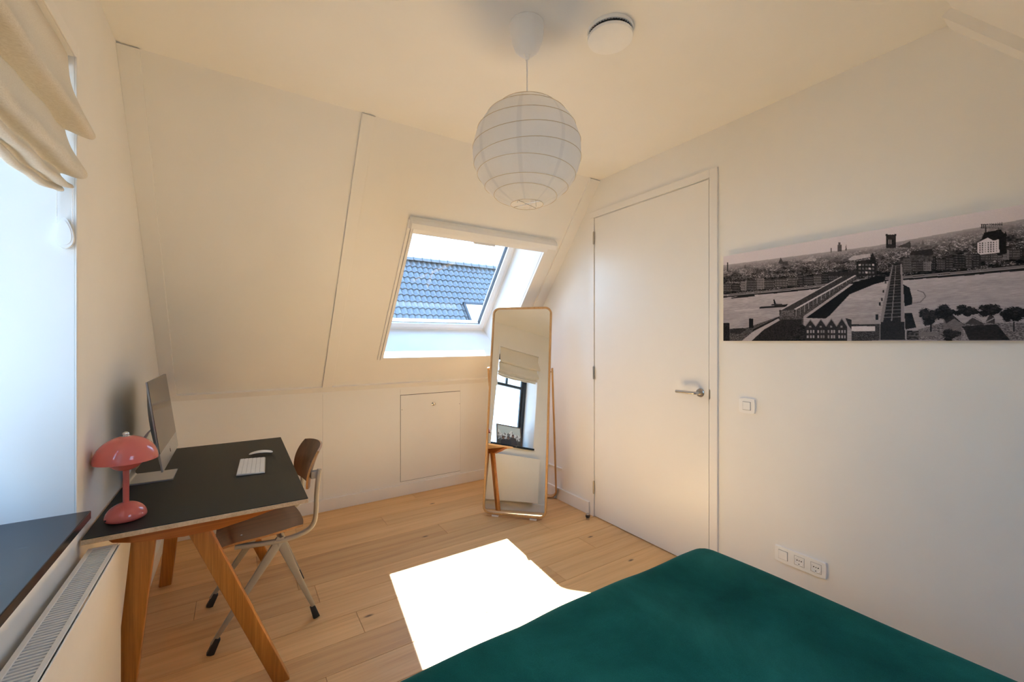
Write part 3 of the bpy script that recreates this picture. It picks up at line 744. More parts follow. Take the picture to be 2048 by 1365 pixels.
# ------------------------------------------------------------------ wall print (black and white city panorama)
PX = 2.304; PY1 = 1.3465; PYL = 1.47; PZa, PZb = 1.3655, 1.8435
CF = (math.sin(R(33.07)), math.cos(R(33.07)))
def px2uv(x, y):
    """measure a point of the print: photo pixel -> metres along / up on the wall plane"""
    dx = CF[0] + (x - 1024) / 843 * CF[1]; dy = CF[1] - (x - 1024) / 843 * CF[0]; dz = (682.5 - y) / 843
    tt = PX / dx; return (PY1 - dy * tt, 1.365 + dz * tt - PZa)
PH = 300; PWN = int(PH * PYL / (PZb - PZa))
SCL = PH / (PZb - PZa)
def a1(X, Y): u, v = px2uv(1440 + X / 4.548, 400 + Y / 4.55); return (u * SCL, PH - v * SCL)
def a2(X, Y): u, v = px2uv(1740 + X / 4.549, 400 + Y / 4.55); return (u * SCL, PH - v * SCL)
def city_print():
    h, w = PH, PWN; yy, xx = np.mgrid[0:h, 0:w].astype(float)
    G = .87 - .05 * (yy / 70); G = np.clip(G, .72, .87)
    hz = np.interp(xx[0], [a1(30, 595)[0], a1(1400, 420)[0], a2(700, 300)[0], a2(1400, 175)[0], w], [a1(30, 595)[1], a1(1400, 420)[1], a2(700, 300)[1], a2(1400, 175)[1], a2(1400, 175)[1]])
    qx = [a1(30, 872), a1(500, 830), a1(830, 795), a1(1240, 735), a2(330, 705), a2(800, 668), a2(1400, 612)]
    qy = np.interp(xx[0], [p[0] for p in qx] + [w], [p[1] for p in qx] + [qx[-1][1] - 3])
    depth = np.clip((yy - hz[None, :]) / (qy - hz)[None, :], 0, 1)
    city = yy > hz[None, :]
    base = .50 * (1 - depth) ** 2.2 + .17
    n1 = vnoise(h, w, 2.0, 3.0, rng); n2 = vnoise(h, w, 4, 9, rng); n3 = vnoise(h, w, 1, 1.6, rng)
    n4 = vnoise(h, w, 7, 22, rng); hzl = np.clip(depth * 3, 0, 1); tex = base + ((n1 - .5) * .34 + (n2 - .5) * .22 + (n4 - .5) * .25) * hzl * .8 + np.where((n3 > .80) & (n4 > .38), .42 * hzl, 0)
    G = np.where(city, np.clip(tex, .05, .9), G)
    def P(pts, val, tx=0.0, nz=None):
        m = poly_mask(h, w, pts); G[m] = (val + ((nz if nz is not None else n1) - .5) * tx)[m] if tx else val
    def rect(f, x0, y0, x1, y1, val, tx=0.0): P([f(x0, y0), f(x1, y0), f(x1, y1), f(x0, y1)], val, tx)
    # rows of quay houses, with windows
    r2 = random.Random(11)
    for f, xa, xb, ya0, ya1, yb0, yb1 in ((a1, 30, 1240, 760, 840, 640, 730), (a2, 300, 1000, 545, 660, 500, 615), (a2, 1000, 1900, 470, 560, 420, 500)):
        x = xa
        while x < xb:
            wd = r2.uniform(45, 120); f1 = (x - xa) / (xb - xa)
            top = ya0 + (yb0 - ya0) * f1 + r2.uniform(-18, 14); bot = ya1 + (yb1 - ya1) * f1
            v = r2.choice([.16, .2, .22, .26, .3, .48])
            rect(f, x, top, min(x + wd - 3, xb), bot, v, .08)
            yw = top + 14
            while yw < bot - 12:
                xw = x + 6
                while xw < min(x + wd, xb) - 12:
                    rect(f, xw, yw, xw + 6, yw + 10, v + (.22 if v < .4 else -.25)); xw += 14
                yw += 22
            x += wd
    # quay wall and river
    riv = yy > qy[None, :]
    rv = .66 + (vnoise(h, w, 1.2, 9, rng) - .5) * .10 + (vnoise(h, w, 8, 40, rng) - .5) * .07 - .10 * np.clip((yy - qy[None, :] - 50) / 120, -.4, .6)
    G[riv] = rv[riv]
    q1 = riv & (yy < qy[None, :] + 3.0); G[q1] = .62
    q2 = (yy > qy[None, :] + 2.0) & (yy < qy[None, :] + 7 + 2 * (n2 - .5)); G[q2] = .16
    q3 = (yy > qy[None, :] - 4.5) & (yy < qy[None, :] - 1.5); G[q3] = .5
    # skyline
    rect(a1, 66, 570, 76, 652, .22); rect(a1, 226, 592, 232, 625, .3); rect(a1, 1070, 410, 1106, 472, .36, .08); rect(a1, 1078, 388, 1097, 412, .38)
    P([a1(1138, 462), a1(1146, 400), a1(1154, 462)], .38); rect(a1, 1006, 440, 1018, 480, .45)
    P([a1(530, 580), a1(553, 525), a1(572, 565), a1(620, 560), a1(620, 600)], .3, .1)
    P([a1(735, 555), a1(800, 535), a1(840, 500), a1(880, 545), a1(860, 560)], .66, .2)
    P([a1(1165, 545), a1(1200, 515), a1(1365, 490), a1(1370, 520), a1(1190, 555)], .74, .08)
    P([a1(1240, 700), a1(1240, 560), a1(1360, 545), a1(1385, 480), a1(1412, 530), a2(60, 600), a2(60, 690)], .17, .1)
    for i in range(5):
        for j in range(3): rect(a1, 1262 + i * 30, 585 + j * 34, 1280 + i * 30, 602 + j * 34, .42 if (i + j) % 4 else .8)
    rect(a1, 985, 655, 1240, 690, .2, .06)
    rect(a2, 146, 318, 236, 440, .2, .08); rect(a2, 140, 312, 160, 330, .2); rect(a2, 222, 312, 240, 330, .2)
    for x in (166, 184): rect(a2, x, 365, x + 8, 405, .6)
    P([a2(240, 430), a2(330, 395), a2(365, 375), a2(370, 440)], .3, .1); P([a2(455, 430), a2(478, 365), a2(500, 430)], .45, .1)
    P([a2(355, 505), a2(375, 470), a2(560, 445), a2(575, 480), a2(570, 510)], .2, .06); rect(a2, 360, 505, 570, 560, .3, .2)
    # white office building with dark roof and roof sign
    P([a2(1000, 385), a2(1035, 300), a2(1185, 270), a2(1235, 330), a2(1240, 490), a2(1170, 510)], .13, .06)
    P([a2(1210, 330), a2(1228, 285), a2(1245, 330)], .12)
    P([a2(972, 395), a2(1000, 380), a2(1020, 370), a2(1070, 345), a2(1115, 372), a2(1170, 362), a2(1172, 480), a2(1000, 500), a2(975, 480)], .86)
    for i in range(7):
        for j in range(5): rect(a2, 992 + i * 25, 392 + j * 20 - i * 2, 1002 + i * 25, 405 + j * 20 - i * 2, .3)
    rect(a2, 1005, 222, 1205, 228, .3); rect(a2, 1005, 255, 1205, 260, .3)
    for i in range(11):
        x = 1010 + i * 18; rect(a2, x, 226 - i * 2, x + 10, 262 - i * 2, .24)
    for x in (1045, 1160): rect(a2, x, 255, x + 8, 300, .2)
    # steam tug and its wake
    P([a1(360, 990), a1(360, 975), a1(480, 965), a1(620, 948), a1(600, 975)], .16); P([a1(495, 960), a1(485, 908), a1(495, 905), a1(515, 958)], .1); P([a1(460, 962), a1(470, 950), a1(560, 945), a1(575, 960)], .22)
    P([a1(130, 1008), a1(355, 988), a1(355, 996), a1(140, 1014)], .74); P([a1(95, 895), a1(200, 870), a1(310, 858), a1(320, 878), a1(110, 900)], .17)
    # the shadow and truss bridge on the left
    P([a1(780, 1075), a1(1240, 745), a1(1410, 700), a2(60, 690), a2(140, 700), a2(130, 745), a1(1400, 770), a1(1180, 860), a1(1000, 1050), a1(960, 1080)], .09, .05)
    P([a1(538, 1005), a1(1100, 700), a1(1240, 685), a1(1240, 720), a1(700, 1075), a1(545, 1080)], .24, .16, n3)
    P([a1(545, 1000), a1(1100, 698), a1(1110, 702), a1(560, 1003)], .72); P([a1(672, 995), a1(1225, 686), a1(1240, 690), a1(690, 1000)], .78)
    P([a1(690, 1000), a1(1240, 692), a1(1240, 725), a1(760, 1060), a1(670, 1075)], .28, .3, n3)
    P([a1(560, 1010), a1(672, 1000), a1(672, 1070), a1(545, 1078)], .36, .4, n3)
    for i in range(14):
        f1 = i / 14; x = 690 + (1225 - 690) * f1; y = 1000 + (692 - 1000) * f1; l = 60 * (1 - f1) + 14
        P([a1(x, y), a1(x + 5, y), a1(x + 5, y + l), a1(x, y + l)], .55)
    # railway lift-free bridge in the middle, seen end on
    P([a2(95, 1110), a2(200, 590), a2(290, 585), a2(310, 1110), a2(320, 1275), a2(90, 1275)], .16, .10, n3)
    P([a2(90, 1110), a2(120, 930), a2(165, 745), a2(200, 592), a2(210, 592), a2(182, 745), a2(150, 930), a2(118, 1110)], .52)
    P([a2(275, 585), a2(290, 585), a2(300, 770), a2(312, 1110), a2(280, 1110), a2(280, 770)], .56)
    for i in range(22):
        f1 = (i / 22) ** 1.5; y = 600 + 500 * f1; x0 = 205 - 85 * f1; x1 = 276 + 4 * f1; th = 3 + 5 * f1
        P([a2(x0, y), a2(x1, y - 8), a2(x1, y - 8 + th), a2(x0, y + th)], .40 if i % 2 else .34)
    P([a2(190, 1100), a2(232, 600), a2(237, 600), a2(200, 1100)], .5)
    for x, y, s in ((60, 1040, 1.5), (85, 930, 1.0), (105, 890, .9), (120, 820, .7), (140, 740, .6)):
        P([a2(x - 22 * s, y + 40 * s), a2(x - 18 * s, y), a2(x + 20 * s, y), a2(x + 22 * s, y + 40 * s)], .62, .2); P([a2(x - 6 * s, y + 2), a2(x + 10 * s, y + 2), a2(x + 10 * s, y + 34 * s), a2(x - 6 * s, y + 34 * s)], .14)
    P([a2(300, 770), a2(360, 800), a2(365, 830), a2(385, 900), a2(385, 950), a2(312, 970)], .12, .06); P([a2(312, 1030), a2(380, 1030), a2(420, 1160), a2(320, 1180)], .13, .08)
    P([a2(380, 945), a2(460, 935), a2(510, 880), a2(490, 840), a2(430, 820), a2(425, 826), a2(480, 846), a2(500, 880), a2(452, 928), a2(380, 938)], .46)
    # near bank
    P([a1(30, 1175), a1(240, 1165), a1(540, 1060), a1(760, 1060), a1(760, 1290), a1(30, 1290)], .30, .35, n3)
    P([a1(190, 1290), a1(300, 1200), a1(530, 1080), a1(545, 1095), a1(420, 1170), a1(280, 1290)], .66, .06)
    P([a1(300, 1180), a1(540, 1062), a1(540, 1074), a1(300, 1196)], .12)
    rect(a1, 30, 1120, 88, 1290, .16, .1); rect(a1, 265, 1080, 303, 1165, .13); P([a1(90, 1180), a1(210, 1165), a1(240, 1185), a1(180, 1220), a1(95, 1215)], .2, .1)
    P([a1(400, 1180), a1(560, 1090), a1(745, 1085), a1(740, 1180), a1(630, 1285), a1(280, 1290)], .17, .16, n3)
    P([a1(610, 1290), a1(655, 1180), a1(740, 1130), a1(780, 1150), a1(780, 1290)], .17, .2)
    # gabled houses
    for i in range(4):
        x = 775 + i * 95; wd = 95; yt = 1092 - i * 4
        P([a1(x, 1290), a1(x, 1150), a1(x + wd * .5, yt), a1(x + wd, 1150), a1(x + wd, 1290)], .19, .08)
        P([a1(x, 1146), a1(x + wd * .5, yt - 8), a1(x + wd, 1146), a1(x + wd, 1156), a1(x + wd * .5, yt + 4), a1(x, 1156)], .48)
        for dx in (16, 44, 68):
            for yw in (1185, 1232): rect(a1, x + dx, yw, x + dx + 14, yw + 26, .62 if (i + dx) % 3 else .5)
        rect(a1, x + 36, 1145, x + 56, 1162, .5)
    P([a1(1140, 1075), a1(1195, 1090), a1(1195, 1180), a1(1165, 1140)], .2, .1)
    P([a1(1195, 1135), a2(90, 1130), a2(90, 1275), a1(1195, 1290)], .24, .25, n3); rect(a1, 1197, 1150, 1410, 1195, .78, .06); rect(a1, 1197, 1132, 1410, 1142, .18)
    P([a2(420, 1275), a2(430, 1180), a2(640, 1120), a2(1400, 1120), a2(1400, 1275)], .42, .4, n3)
    rect(a2, 440, 1205, 620, 1240, .45, .05); rect(a2, 330, 1190, 440, 1275, .22, .4)
    # roofs on the right
    P([a2(665, 1185), a2(665, 1050), a2(765, 1080), a2(850, 1140), a2(850, 1275), a2(690, 1230)], .42, .08)
    P([a2(660, 1055), a2(740, 1035), a2(850, 1135), a2(765, 1080), a2(690, 1125)], .18, .06)
    P([a2(860, 1130), a2(930, 1055), a2(1030, 1110), a2(1030, 1140)], .27, .08); P([a2(860, 1115), a2(930, 1060), a2(1030, 1112), a2(1030, 1122), a2(930, 1070), a2(862, 1126)], .6)
    P([a2(1045, 1115), a2(1090, 1030), a2(1135, 1075), a2(1135, 1130)], .24, .08); P([a2(1045, 1112), a2(1130, 1068), a2(1136, 1076), a2(1052, 1118)], .58)
    P([a2(830, 1150), a2(1150, 1130), a2(1270, 1275), a2(900, 1275)], .17, .07); P([a2(826, 1275), a2(830, 1160), a2(850, 1170), a2(895, 1275)], .5, .4, n3)
    # trees
    rt = random.Random(4)
    def blob(f, x, y, rx, ry, val=.12):
        for q in range(16):
            an = rt.uniform(0, 2 * PI); rr_ = rt.uniform(.1, .75); qx = x + rx * rr_ * math.cos(an); qy = y + ry * rr_ * math.sin(an); sz = rt.uniform(.28, .48)
            c = f(qx, qy); e = f(qx + rx * sz, qy); g = f(qx, qy + ry * sz * 1.2); a = abs(e[0] - c[0]); b = abs(g[1] - c[1])
            m = ((xx - c[0]) / a) ** 2 + ((yy - c[1]) / b) ** 2 + (n3 - .5) * 1.1 < 1
            G[m] = (val + .10 * (1 if qy < y else 0) * n1 + (n3 - .5) * .14)[m]
    for x, y, rx, ry in ((540, 1065, 120, 85), (690, 1015, 110, 55), (870, 1005, 115, 52), (1070, 1005, 115, 52), (1290, 1030, 115, 85), (1480, 1030, 120, 80), (1700, 1040, 130, 80), (720, 1230, 100, 50)): blob(a2, x, y, rx, ry)
    for x in (555, 1305, 1490): rect(a2, x - 8, 1110, x + 6, 1200, .12)
    G = np.clip(G, .05, .90)
    G = G + (rng.random((h, w)) - .5) * .03
    lin = np.clip(G, .03, 1) ** 2.3
    return np.stack([lin * 1.02, lin * .93, lin * 1.0], -1)
t = thing('wall_print', (XR, PY1 - PYL / 2, PZa), 'wide black and white panorama print of a river city with bridges on the right wall', 'picture')
child('board', lambda b: box(b, (PX + .0005, PY1 - PYL, PZa), (PX + .008, PY1, PZb), .0005, 1), 'whitepl', t)
child('hanging_rail', lambda b: lring(b, PY1 - PYL + .10, PY1 - .10, PZa + .08, PZb - .08, .03, PX + .008, XR, 0), 'whitepl', t)
paint_mesh('print_face', city_print(), lambda u, v: (PX, PY1 - u * PYL, PZa + v * (PZb - PZa)), t, attr_mat('print_ink', .35, .12))

# ------------------------------------------------------------------ desk
DX0, DX1, DYA, DYB, DZT = -.413, .236, 1.847, 3.117, .74
t = thing('desk', ((DX0 + DX1) / 2, (DYA + DYB) / 2, 0), 'wooden desk with black linoleum top and splayed oak legs against the left wall', 'desk')
top = child('desk_top', lambda b: box(b, (DX0, DYA, DZT - .019), (DX1, DYB, DZT - .0022), .0015, 1), 'ply', t, label='plywood edged desk top')
child('linoleum', lambda b: box(b, (DX0 + .0006, DYA + .0006, DZT - .0024), (DX1 - .0006, DYB - .0006, DZT), .0006, 1), 'lino', top, label='black linoleum surface')
def taperbar(b, p0, p1, a0, b0, a1_, b1, ref):
    """bar p0->p1; half sizes a along ref-perp, b along the other"""
    p0, p1 = Vector(p0), Vector(p1); d = (p1 - p0).normalized(); ref = Vector(ref); s = (ref - d * ref.dot(d)).normalized(); u = d.cross(s)
    hexa(b, [p0 + s * a0 + u * b0, p0 - s * a0 + u * b0, p0 - s * a0 - u * b0, p0 + s * a0 - u * b0],
         [p1 + s * a1_ + u * b1, p1 - s * a1_ + u * b1, p1 - s * a1_ - u * b1, p1 + s * a1_ - u * b1])
def bev_all(b, off, seg=2):
    bmesh.ops.bevel(b, geom=b.edges[:], offset=off, segments=seg, profile=.5, affect='EDGES', clamp_overlap=True)
for ya in (1.930, 3.034):
    def bar(b):
        th = .0245
        outl = [(DX0 + .055, DZT - .019), (DX0 + .045, DZT - .032), (DX0 + .062, DZT - .050), (DX0 + .115, DZT - .062), (-.16, DZT - .076), (-.06, DZT - .076), (.03, DZT - .060), (.14, DZT - .036), (DX1 - .035, DZT - .026), (DX1 - .03, DZT - .019)]
        prism(b, [(x, ya - th, z) for x, z in outl], (0, 2 * th, 0)); bev_all(b, .004)
    child('trestle_bar', bar, 'oakbar', t, True)
    sg = 1 if ya < 2.5 else -1
    def leg(b, x0, x1, fy):
        p0 = Vector((x0, ya + .004 * sg, DZT - .055)); p1 = Vector((x1, fy, 0.0)); d = (p1 - p0)
        # horizontal cut at the floor: section kept in the horizontal plane
        w0, w1, dp = .033, .028, .021
        hexa(b, [(p1.x - w1, p1.y - dp, 0), (p1.x + w1, p1.y - dp, 0), (p1.x + w1, p1.y + dp, 0), (p1.x - w1, p1.y + dp, 0)],
             [(p0.x - w0, p0.y - dp, p0.z), (p0.x + w0, p0.y - dp, p0.z), (p0.x + w0, p0.y + dp, p0.z), (p0.x - w0, p0.y + dp, p0.z)])
        bev_all(b, .005)
    child('leg', lambda b: leg(b, -.272, -.338, ya), 'oak', t, True)
    child('leg', lambda b: leg(b, -.125, .150, ya), 'oak', t, True)
child('rail', lambda b: box(b, (-.215, 1.95, DZT - .060), (-.185, 3.02, DZT - .019), .003, 1), 'oakbar', t)

# ------------------------------------------------------------------ chair
CX, CYc = .11, 2.468
t = thing('desk_chair', (CX, CYc, 0), 'plywood chair with beige steel compass legs pushed under the desk', 'chair', R(3))
def ch(name, f, mat, smooth=True, **k): return child(name, f, mat, t, smooth, local=True, **k)
# local frame: +x is the back of the chair, y sideways
def seat(b):
    grid = []; NX, NY = 22, 22
    for i in range(NX + 1):
        u = i / NX * 2 - 1; row = []
        for j in range(NY + 1):
            v = j / NY * 2 - 1
            # squircle disc mapping
            sx = u * math.sqrt(max(0, 1 - v * v / 2)) * .35 + u * .65; sy = v * math.sqrt(max(0, 1 - u * u / 2)) * .35 + v * .65
            x = -.012 + .183 * sx; hw = .205 - .012 * (1 + sx) ; y = hw * sy
            z = .452 - .012 * math.cos(sy * PI / 2) * (1 - .3 * sx) - .022 * max(0, -sx - .55) ** 1.5 * 2 + .006 * max(0, sx) - .018 * max(0, sx - .7)
            row.append((x, y, z))
        grid.append(row)
    ef = solid_sheet(b, grid, .010)
    for f in ef: f.material_index = 1
bm = B(); seat(bm); so = obj('seat', bm, ['walnut', 'plyedge'], t, True, local=True)
def backr(b):
    grid = []; NX, NY = 16, 24
    for i in range(NX + 1):
        u = i / NX * 2 - 1; row = []
        for j in range(NY + 1):
            v = j / NY * 2 - 1
            su = u * (math.sqrt(max(0, 1 - v * v / 2)) * .45 + .55); sv = v * (math.sqrt(max(0, 1 - u * u / 2)) * .45 + .55)
            y = .188 * sv; z = .718 + .105 * su
            x = .222 + .030 * su - .045 * sv * sv + .012 * su * su
            row.append((x, y, z))
        grid.append(row)
    ef = solid_sheet(b, grid, .010)
    for f in ef: f.material_index = 1
bm = B(); backr(bm); bo = obj('backrest', bm, ['walnutv', 'plyedge'], t, True, local=True)
for s in (-1, 1):
    y = .185 * s
    path = smoothpath([(-.13, y * .93, .430), (-.05, y * .97, .421), (.05, y, .413), (.12, y, .418), (.175, y, .435), (.202, y, .470), (.209, y, .53), (.211, y, .60), (.218, y * .985, .67), (.226, y * .97, .722)], 6)
    sc = [1.0] * len(path)
    ch('side_frame', lambda b: sweep(b, path, rrect(.020, .026, .007), up=(0, 1, 0)), 'beige')
    ch('back_bracket', lambda b: (box(b, (.186, (.150 if s > 0 else -.182), .678), (.230, (.182 if s > 0 else -.150), .714), .004, 2)), 'beige')
    ft = ch('leg', lambda b: (taperbar(b, (.055, y, .425), (-.215, y * 1.10, .040), .021, .010, .0085, .0075, (1, 0, 0)), bev_all(b, .004)), 'beige')
    ch('foot', lambda b: (taperbar(b, (-.193, y * 1.09, .060), (-.222, y * 1.105, 0.0), .0115, .0105, .0150, .0125, (1, 0, 0)), bev_all(b, .003)), 'blackpl')
    ft = ch('leg', lambda b: (taperbar(b, (.045, y, .425), (.200, y * 1.10, .040), .021, .010, .0085, .0075, (1, 0, 0)), bev_all(b, .004)), 'beige')
    ch('foot', lambda b: (taperbar(b, (.188, y * 1.09, .060), (.207, y * 1.105, 0.0), .0115, .0105, .0150, .0125, (1, 0, 0)), bev_all(b, .003)), 'blackpl')
    def rivets(b):
        for dx in (-.012, 0, .040, .052):
            for dz in (-.006, .006): bmesh.ops.create_uvsphere(b, u_segments=8, v_segments=5, radius=.0022, matrix=Matrix.Translation((.03 + dx + dz * .6, y + s * .0105 if s < 0 else y + .0105, .413 + dz)))
    ch('rivets', rivets, 'steel', kind='stuff')
ch('cross_tube', lambda b: sweep(b, [(.055, -.183, .420), (.055, .183, .420)], circ(.009, 12)), 'beige')
ch('cross_tube', lambda b: sweep(b, [(-.10, -.172, .428), (-.10, .172, .428)], circ(.008, 12)), 'beige')
for x, y in ((.085, -.10), (.085, .10), (-.10, -.10), (-.10, .10)):
    zz = .452 - .012 * math.cos(y / .2 * PI / 2) + .0055
    child('screw', lambda b: lathe(b, [(0, 0), (.0045, 0), (.004, .0012), (0, .0016)], (x, y, zz), 12), 'chrome', so, True, local=True)
child('screw', lambda b: (lathe(b, [(0, 0), (.005, 0), (.0045, .001), (0, .0013)], n=12), b.transform(Matrix.Translation((.2168, .0, .718)) @ Matrix.Rotation(R(-90), 4, 'Y'))), 'darkgrey', bo, True, local=True)

# ------------------------------------------------------------------ pink mushroom lamp
LX, LY = -.329, 1.985
t = thing('table_lamp', (LX, LY, DZT), 'glossy salmon pink mushroom table lamp at the near corner of the desk', 'lamp')
def arc(r0, z0, rx, rz, a0, a1_, n): return [(r0 + rx * math.cos(R(a0 + (a1_ - a0) * i / n)), z0 + rz * math.sin(R(a0 + (a1_ - a0) * i / n))) for i in range(n + 1)]
base = child('base', lambda b: lathe(b, [(0, .001), (.052, .001), (.056, .004)] + arc(0, .008, .0575, .050, 2, 82, 16) + [(.007, .0585), (0, .0585)], (LX, LY, DZT), 56), 'pink', t, True)
child('port', lambda b: (lathe(b, [(0, 0), (.0032, 0), (.0032, .004), (0, .004)], n=10), b.transform(Matrix.Translation((LX - .046, LY - .0325, DZT + .013)) @ Matrix.Rotation(R(215), 4, 'Z') @ Matrix.Rotation(R(90), 4, 'Y'))), 'blackpl', base)
child('stem', lambda b: sweep(b, [(LX, LY, DZT + .045), (LX, LY, DZT + .215)], circ(.0088, 20)), 'pink', t, True)
Z0 = DZT
outer = arc(0, .206, .0885, .085, 0, 88, 22)
shade = child('shade', lambda b: lathe(b, outer + [(.003, .2905), (0, .2905)], (LX, LY, Z0), 64, cap=False) and lathe(b, [(.0885, .206), (.0868, .2055)] + arc(0, .206, .0865, .083, 0, 86, 18), (LX, LY, Z0), 64, cap=False), 'pink', t, True)
child('lower_bowl', lambda b: lathe(b, [(0, .1695), (.010, .1695)] + arc(0, .215, .052, .0455, -80, 0, 14) + [(.049, .218)], (LX, LY, Z0), 48, cap=False), 'pink', t, True)
child('finial', lambda b: lathe(b, [(0, .2885), (.0125, .2885), (.0125, .2915), (.0085, .2925)] + arc(0, .298, .0092, .0085, -40, 88, 10) + [(0, .3065)], (LX, LY, Z0), 28), 'chrome', t, True)

# ------------------------------------------------------------------ all-in-one computer
IY0, IY1 = 2.245, 2.773; iyc = (IY0 + IY1) / 2
t = thing('desktop_computer', (-.33, iyc, DZT), 'slim silver all-in-one desktop computer facing across the desk', 'computer')
ib = Vector((-.2585, 0, .8225)); iv = Vector((-.050, 0, .375)).normalized(); inn = Vector((iv.z, 0, -iv.x)); IH = .378
def I(y, s, d): return Vector((ib.x, y, ib.z)) + iv * s + inn * d
def ipan(b, y0, y1, s0, s1, d0, d1): hexa(b, [I(y0, s0, d0), I(y1, s0, d0), I(y1, s1, d0), I(y0, s1, d0)], [I(y0, s0, d1), I(y1, s0, d1), I(y1, s1, d1), I(y0, s1, d1)])
def backshell(b):
    g = []; NX, NYY = 14, 18
    for i in range(NX + 1):
        row = []; fs = i / NX
        for j in range(NYY + 1):
            fy = j / NYY; e = max(0, 1 - abs(2 * fs - 1) ** 2.2) * max(0, 1 - abs(2 * fy - 1) ** 2.2)
            row.append(b.verts.new(I(IY0 + fy * (IY1 - IY0), fs * IH, -.005 - .036 * e ** .8)))
        g.append(row)
    fr_ = [b.verts.new(I(y, s, 0)) for y, s in ((IY0, 0), (IY1, 0), (IY1, IH), (IY0, IH))]
    for i in range(NX):
        for j in range(NYY): b.faces.new((g[i][j], g[i][j + 1], g[i + 1][j + 1], g[i + 1][j]))
    b.faces.new(fr_)
    b.faces.new([fr_[0], fr_[1]] + g[0][::-1]); b.faces.new([fr_[2], fr_[3]] + g[NX]); b.faces.new([fr_[3], fr_[0]] + [g[i][0] for i in range(NX + 1)]); b.faces.new([fr_[1], fr_[2]] + [g[i][NYY] for i in range(NX, -1, -1)])
case = child('case', backshell, 'aludark', t, True)
chin = child('chin', lambda b: ipan(b, IY0 + .0005, IY1 - .0005, .0005, .075, 0, .0015), 'alu', t)
child('screen', lambda b: ipan(b, IY0 + .0005, IY1 - .0005, .0755, IH - .0005, 0, .0018), 'screen', t)
def apple(b):
    pts = []
    for i in range(40):
        a = 2 * PI * i / 40; x, z = math.cos(a), math.sin(a); r = .0105 * (1 + .05 * math.cos(2 * a)) - .0022 * max(0, math.cos(a - PI / 2)) ** 12 - .0012 * max(0, math.cos(a + PI / 2)) ** 14 - .0045 * max(0, math.cos(a - R(12))) ** 14
        pts.append(I(iyc + r * x, .037 + r * z, .0016))
    prism(b, pts, inn * .0003)
    prism(b, [I(iyc, .0478, .0016), I(iyc + .0035, .0495, .0016), I(iyc + .0045, .0535, .0016), I(iyc + .0008, .0515, .0016)], inn * .0003)
child('logo', apple, 'darkgrey', chin)
def stand(b):
    w = .088
    ctr = smoothpath([(-.300, 0, .975), (-.335, 0, .955), (-.362, 0, .90), (-.385, 0, .82), (-.400, 0, .765), (-.397, 0, .7475), (-.382, 0, .7435), (-.32, 0, .7430), (-.243, 0, .7430)], 5)
    grid = []
    for k_, p in enumerate(ctr):
        hw = .046 if k_ < 8 else min(w, .046 + (k_ - 8) * .0042)
        grid.append([(p.x, iyc + hw * (j / 6 * 2 - 1), p.z) for j in range(7)])
    solid_sheet(b, grid, .006)
child('stand', stand, 'alu', t, True)

# keyboard
t = thing('keyboard', (.060, 2.458, DZT), 'compact white keyboard lying on the desk', 'keyboard', R(-3.2))
def kbody(b): hexa(b, [(-.057, -.148, .0006), (.057, -.148, .0006), (.057, .148, .0006), (-.057, .148, .0006)], [(-.057, -.148, .0100), (.057, -.148, .0048), (.057, .148, .0048), (-.057, .148, .0100)]); bev_all(b, .0015, 2)
child('body', kbody, 'alu', t, True, local=True)
def keycaps(b):
    for r_ in range(6):
        x0 = -.0545 + r_ * .0182
        ky = -.1455
        n_ = 14
        ws = [1] * 14
        if r_ == 5: ws = [1, 1, 1, 1.2, 5.0, 1.2, 1, 1, 1, 1]
        elif r_ == 1: ws = [1] * 13 + [1.5]
        elif r_ in (2,): ws = [1.5] + [1] * 13
        elif r_ == 3: ws = [1.8] + [1] * 11 + [1.8]
        elif r_ == 4: ws = [2.3] + [1] * 10 + [2.3]
        tot = sum(ws); pit = .291 / tot
        for w_ in ws:
            y0 = ky + .0011; y1_ = ky + w_ * pit - .0011; zz = .0102 - (x0 + .065) * .0456
            box(b, (x0, -y1_, zz - .002), (x0 + .0158, -y0, zz + .0018)); ky += w_ * pit
child('keys', keycaps, 'keys', t, False, local=True, kind='stuff')
# mouse
t = thing('computer_mouse', (.108, 2.690, DZT), 'low white computer mouse beside the keyboard', 'mouse', R(-6))
def msh(b, zoff, hz, sc, flat):
    NX, NYY = 20, 12; g = []
    for i in range(NX + 1):
        u = i / NX * 2 - 1; row = []
        for j in range(NYY + 1):
            v = j / NYY * 2 - 1
            sx = u * (math.sqrt(max(0, 1 - v * v / 2)) * .6 + .4); sy = v * (math.sqrt(max(0, 1 - u * u / 2)) * .6 + .4)
            row.append((.0565 * sx * sc, .0285 * sy * sc, zoff + hz * (1 - .82 * sx * sx) * (1 - flat * sy ** 4)))
        g.append(row)
    solid_sheet(b, g, .0015)
child('shell', lambda b: msh(b, .0065, .0150, 1.0, .25), 'keys', t, True, local=True)
child('underside', lambda b: msh(b, .0015, .0150, .93, .1), 'blackpl', t, True, local=True)

# ------------------------------------------------------------------ standing mirror
MW, ML, MYAW, MT = .512, 1.667, R(-46.4), R(10.6)
MB = Vector((1.785, 2.713, .012))
t = thing('standing_mirror', (MB.x, MB.y, 0), 'tall standing mirror in a rounded light wood frame in front of the far corner', 'mirror', MYAW)
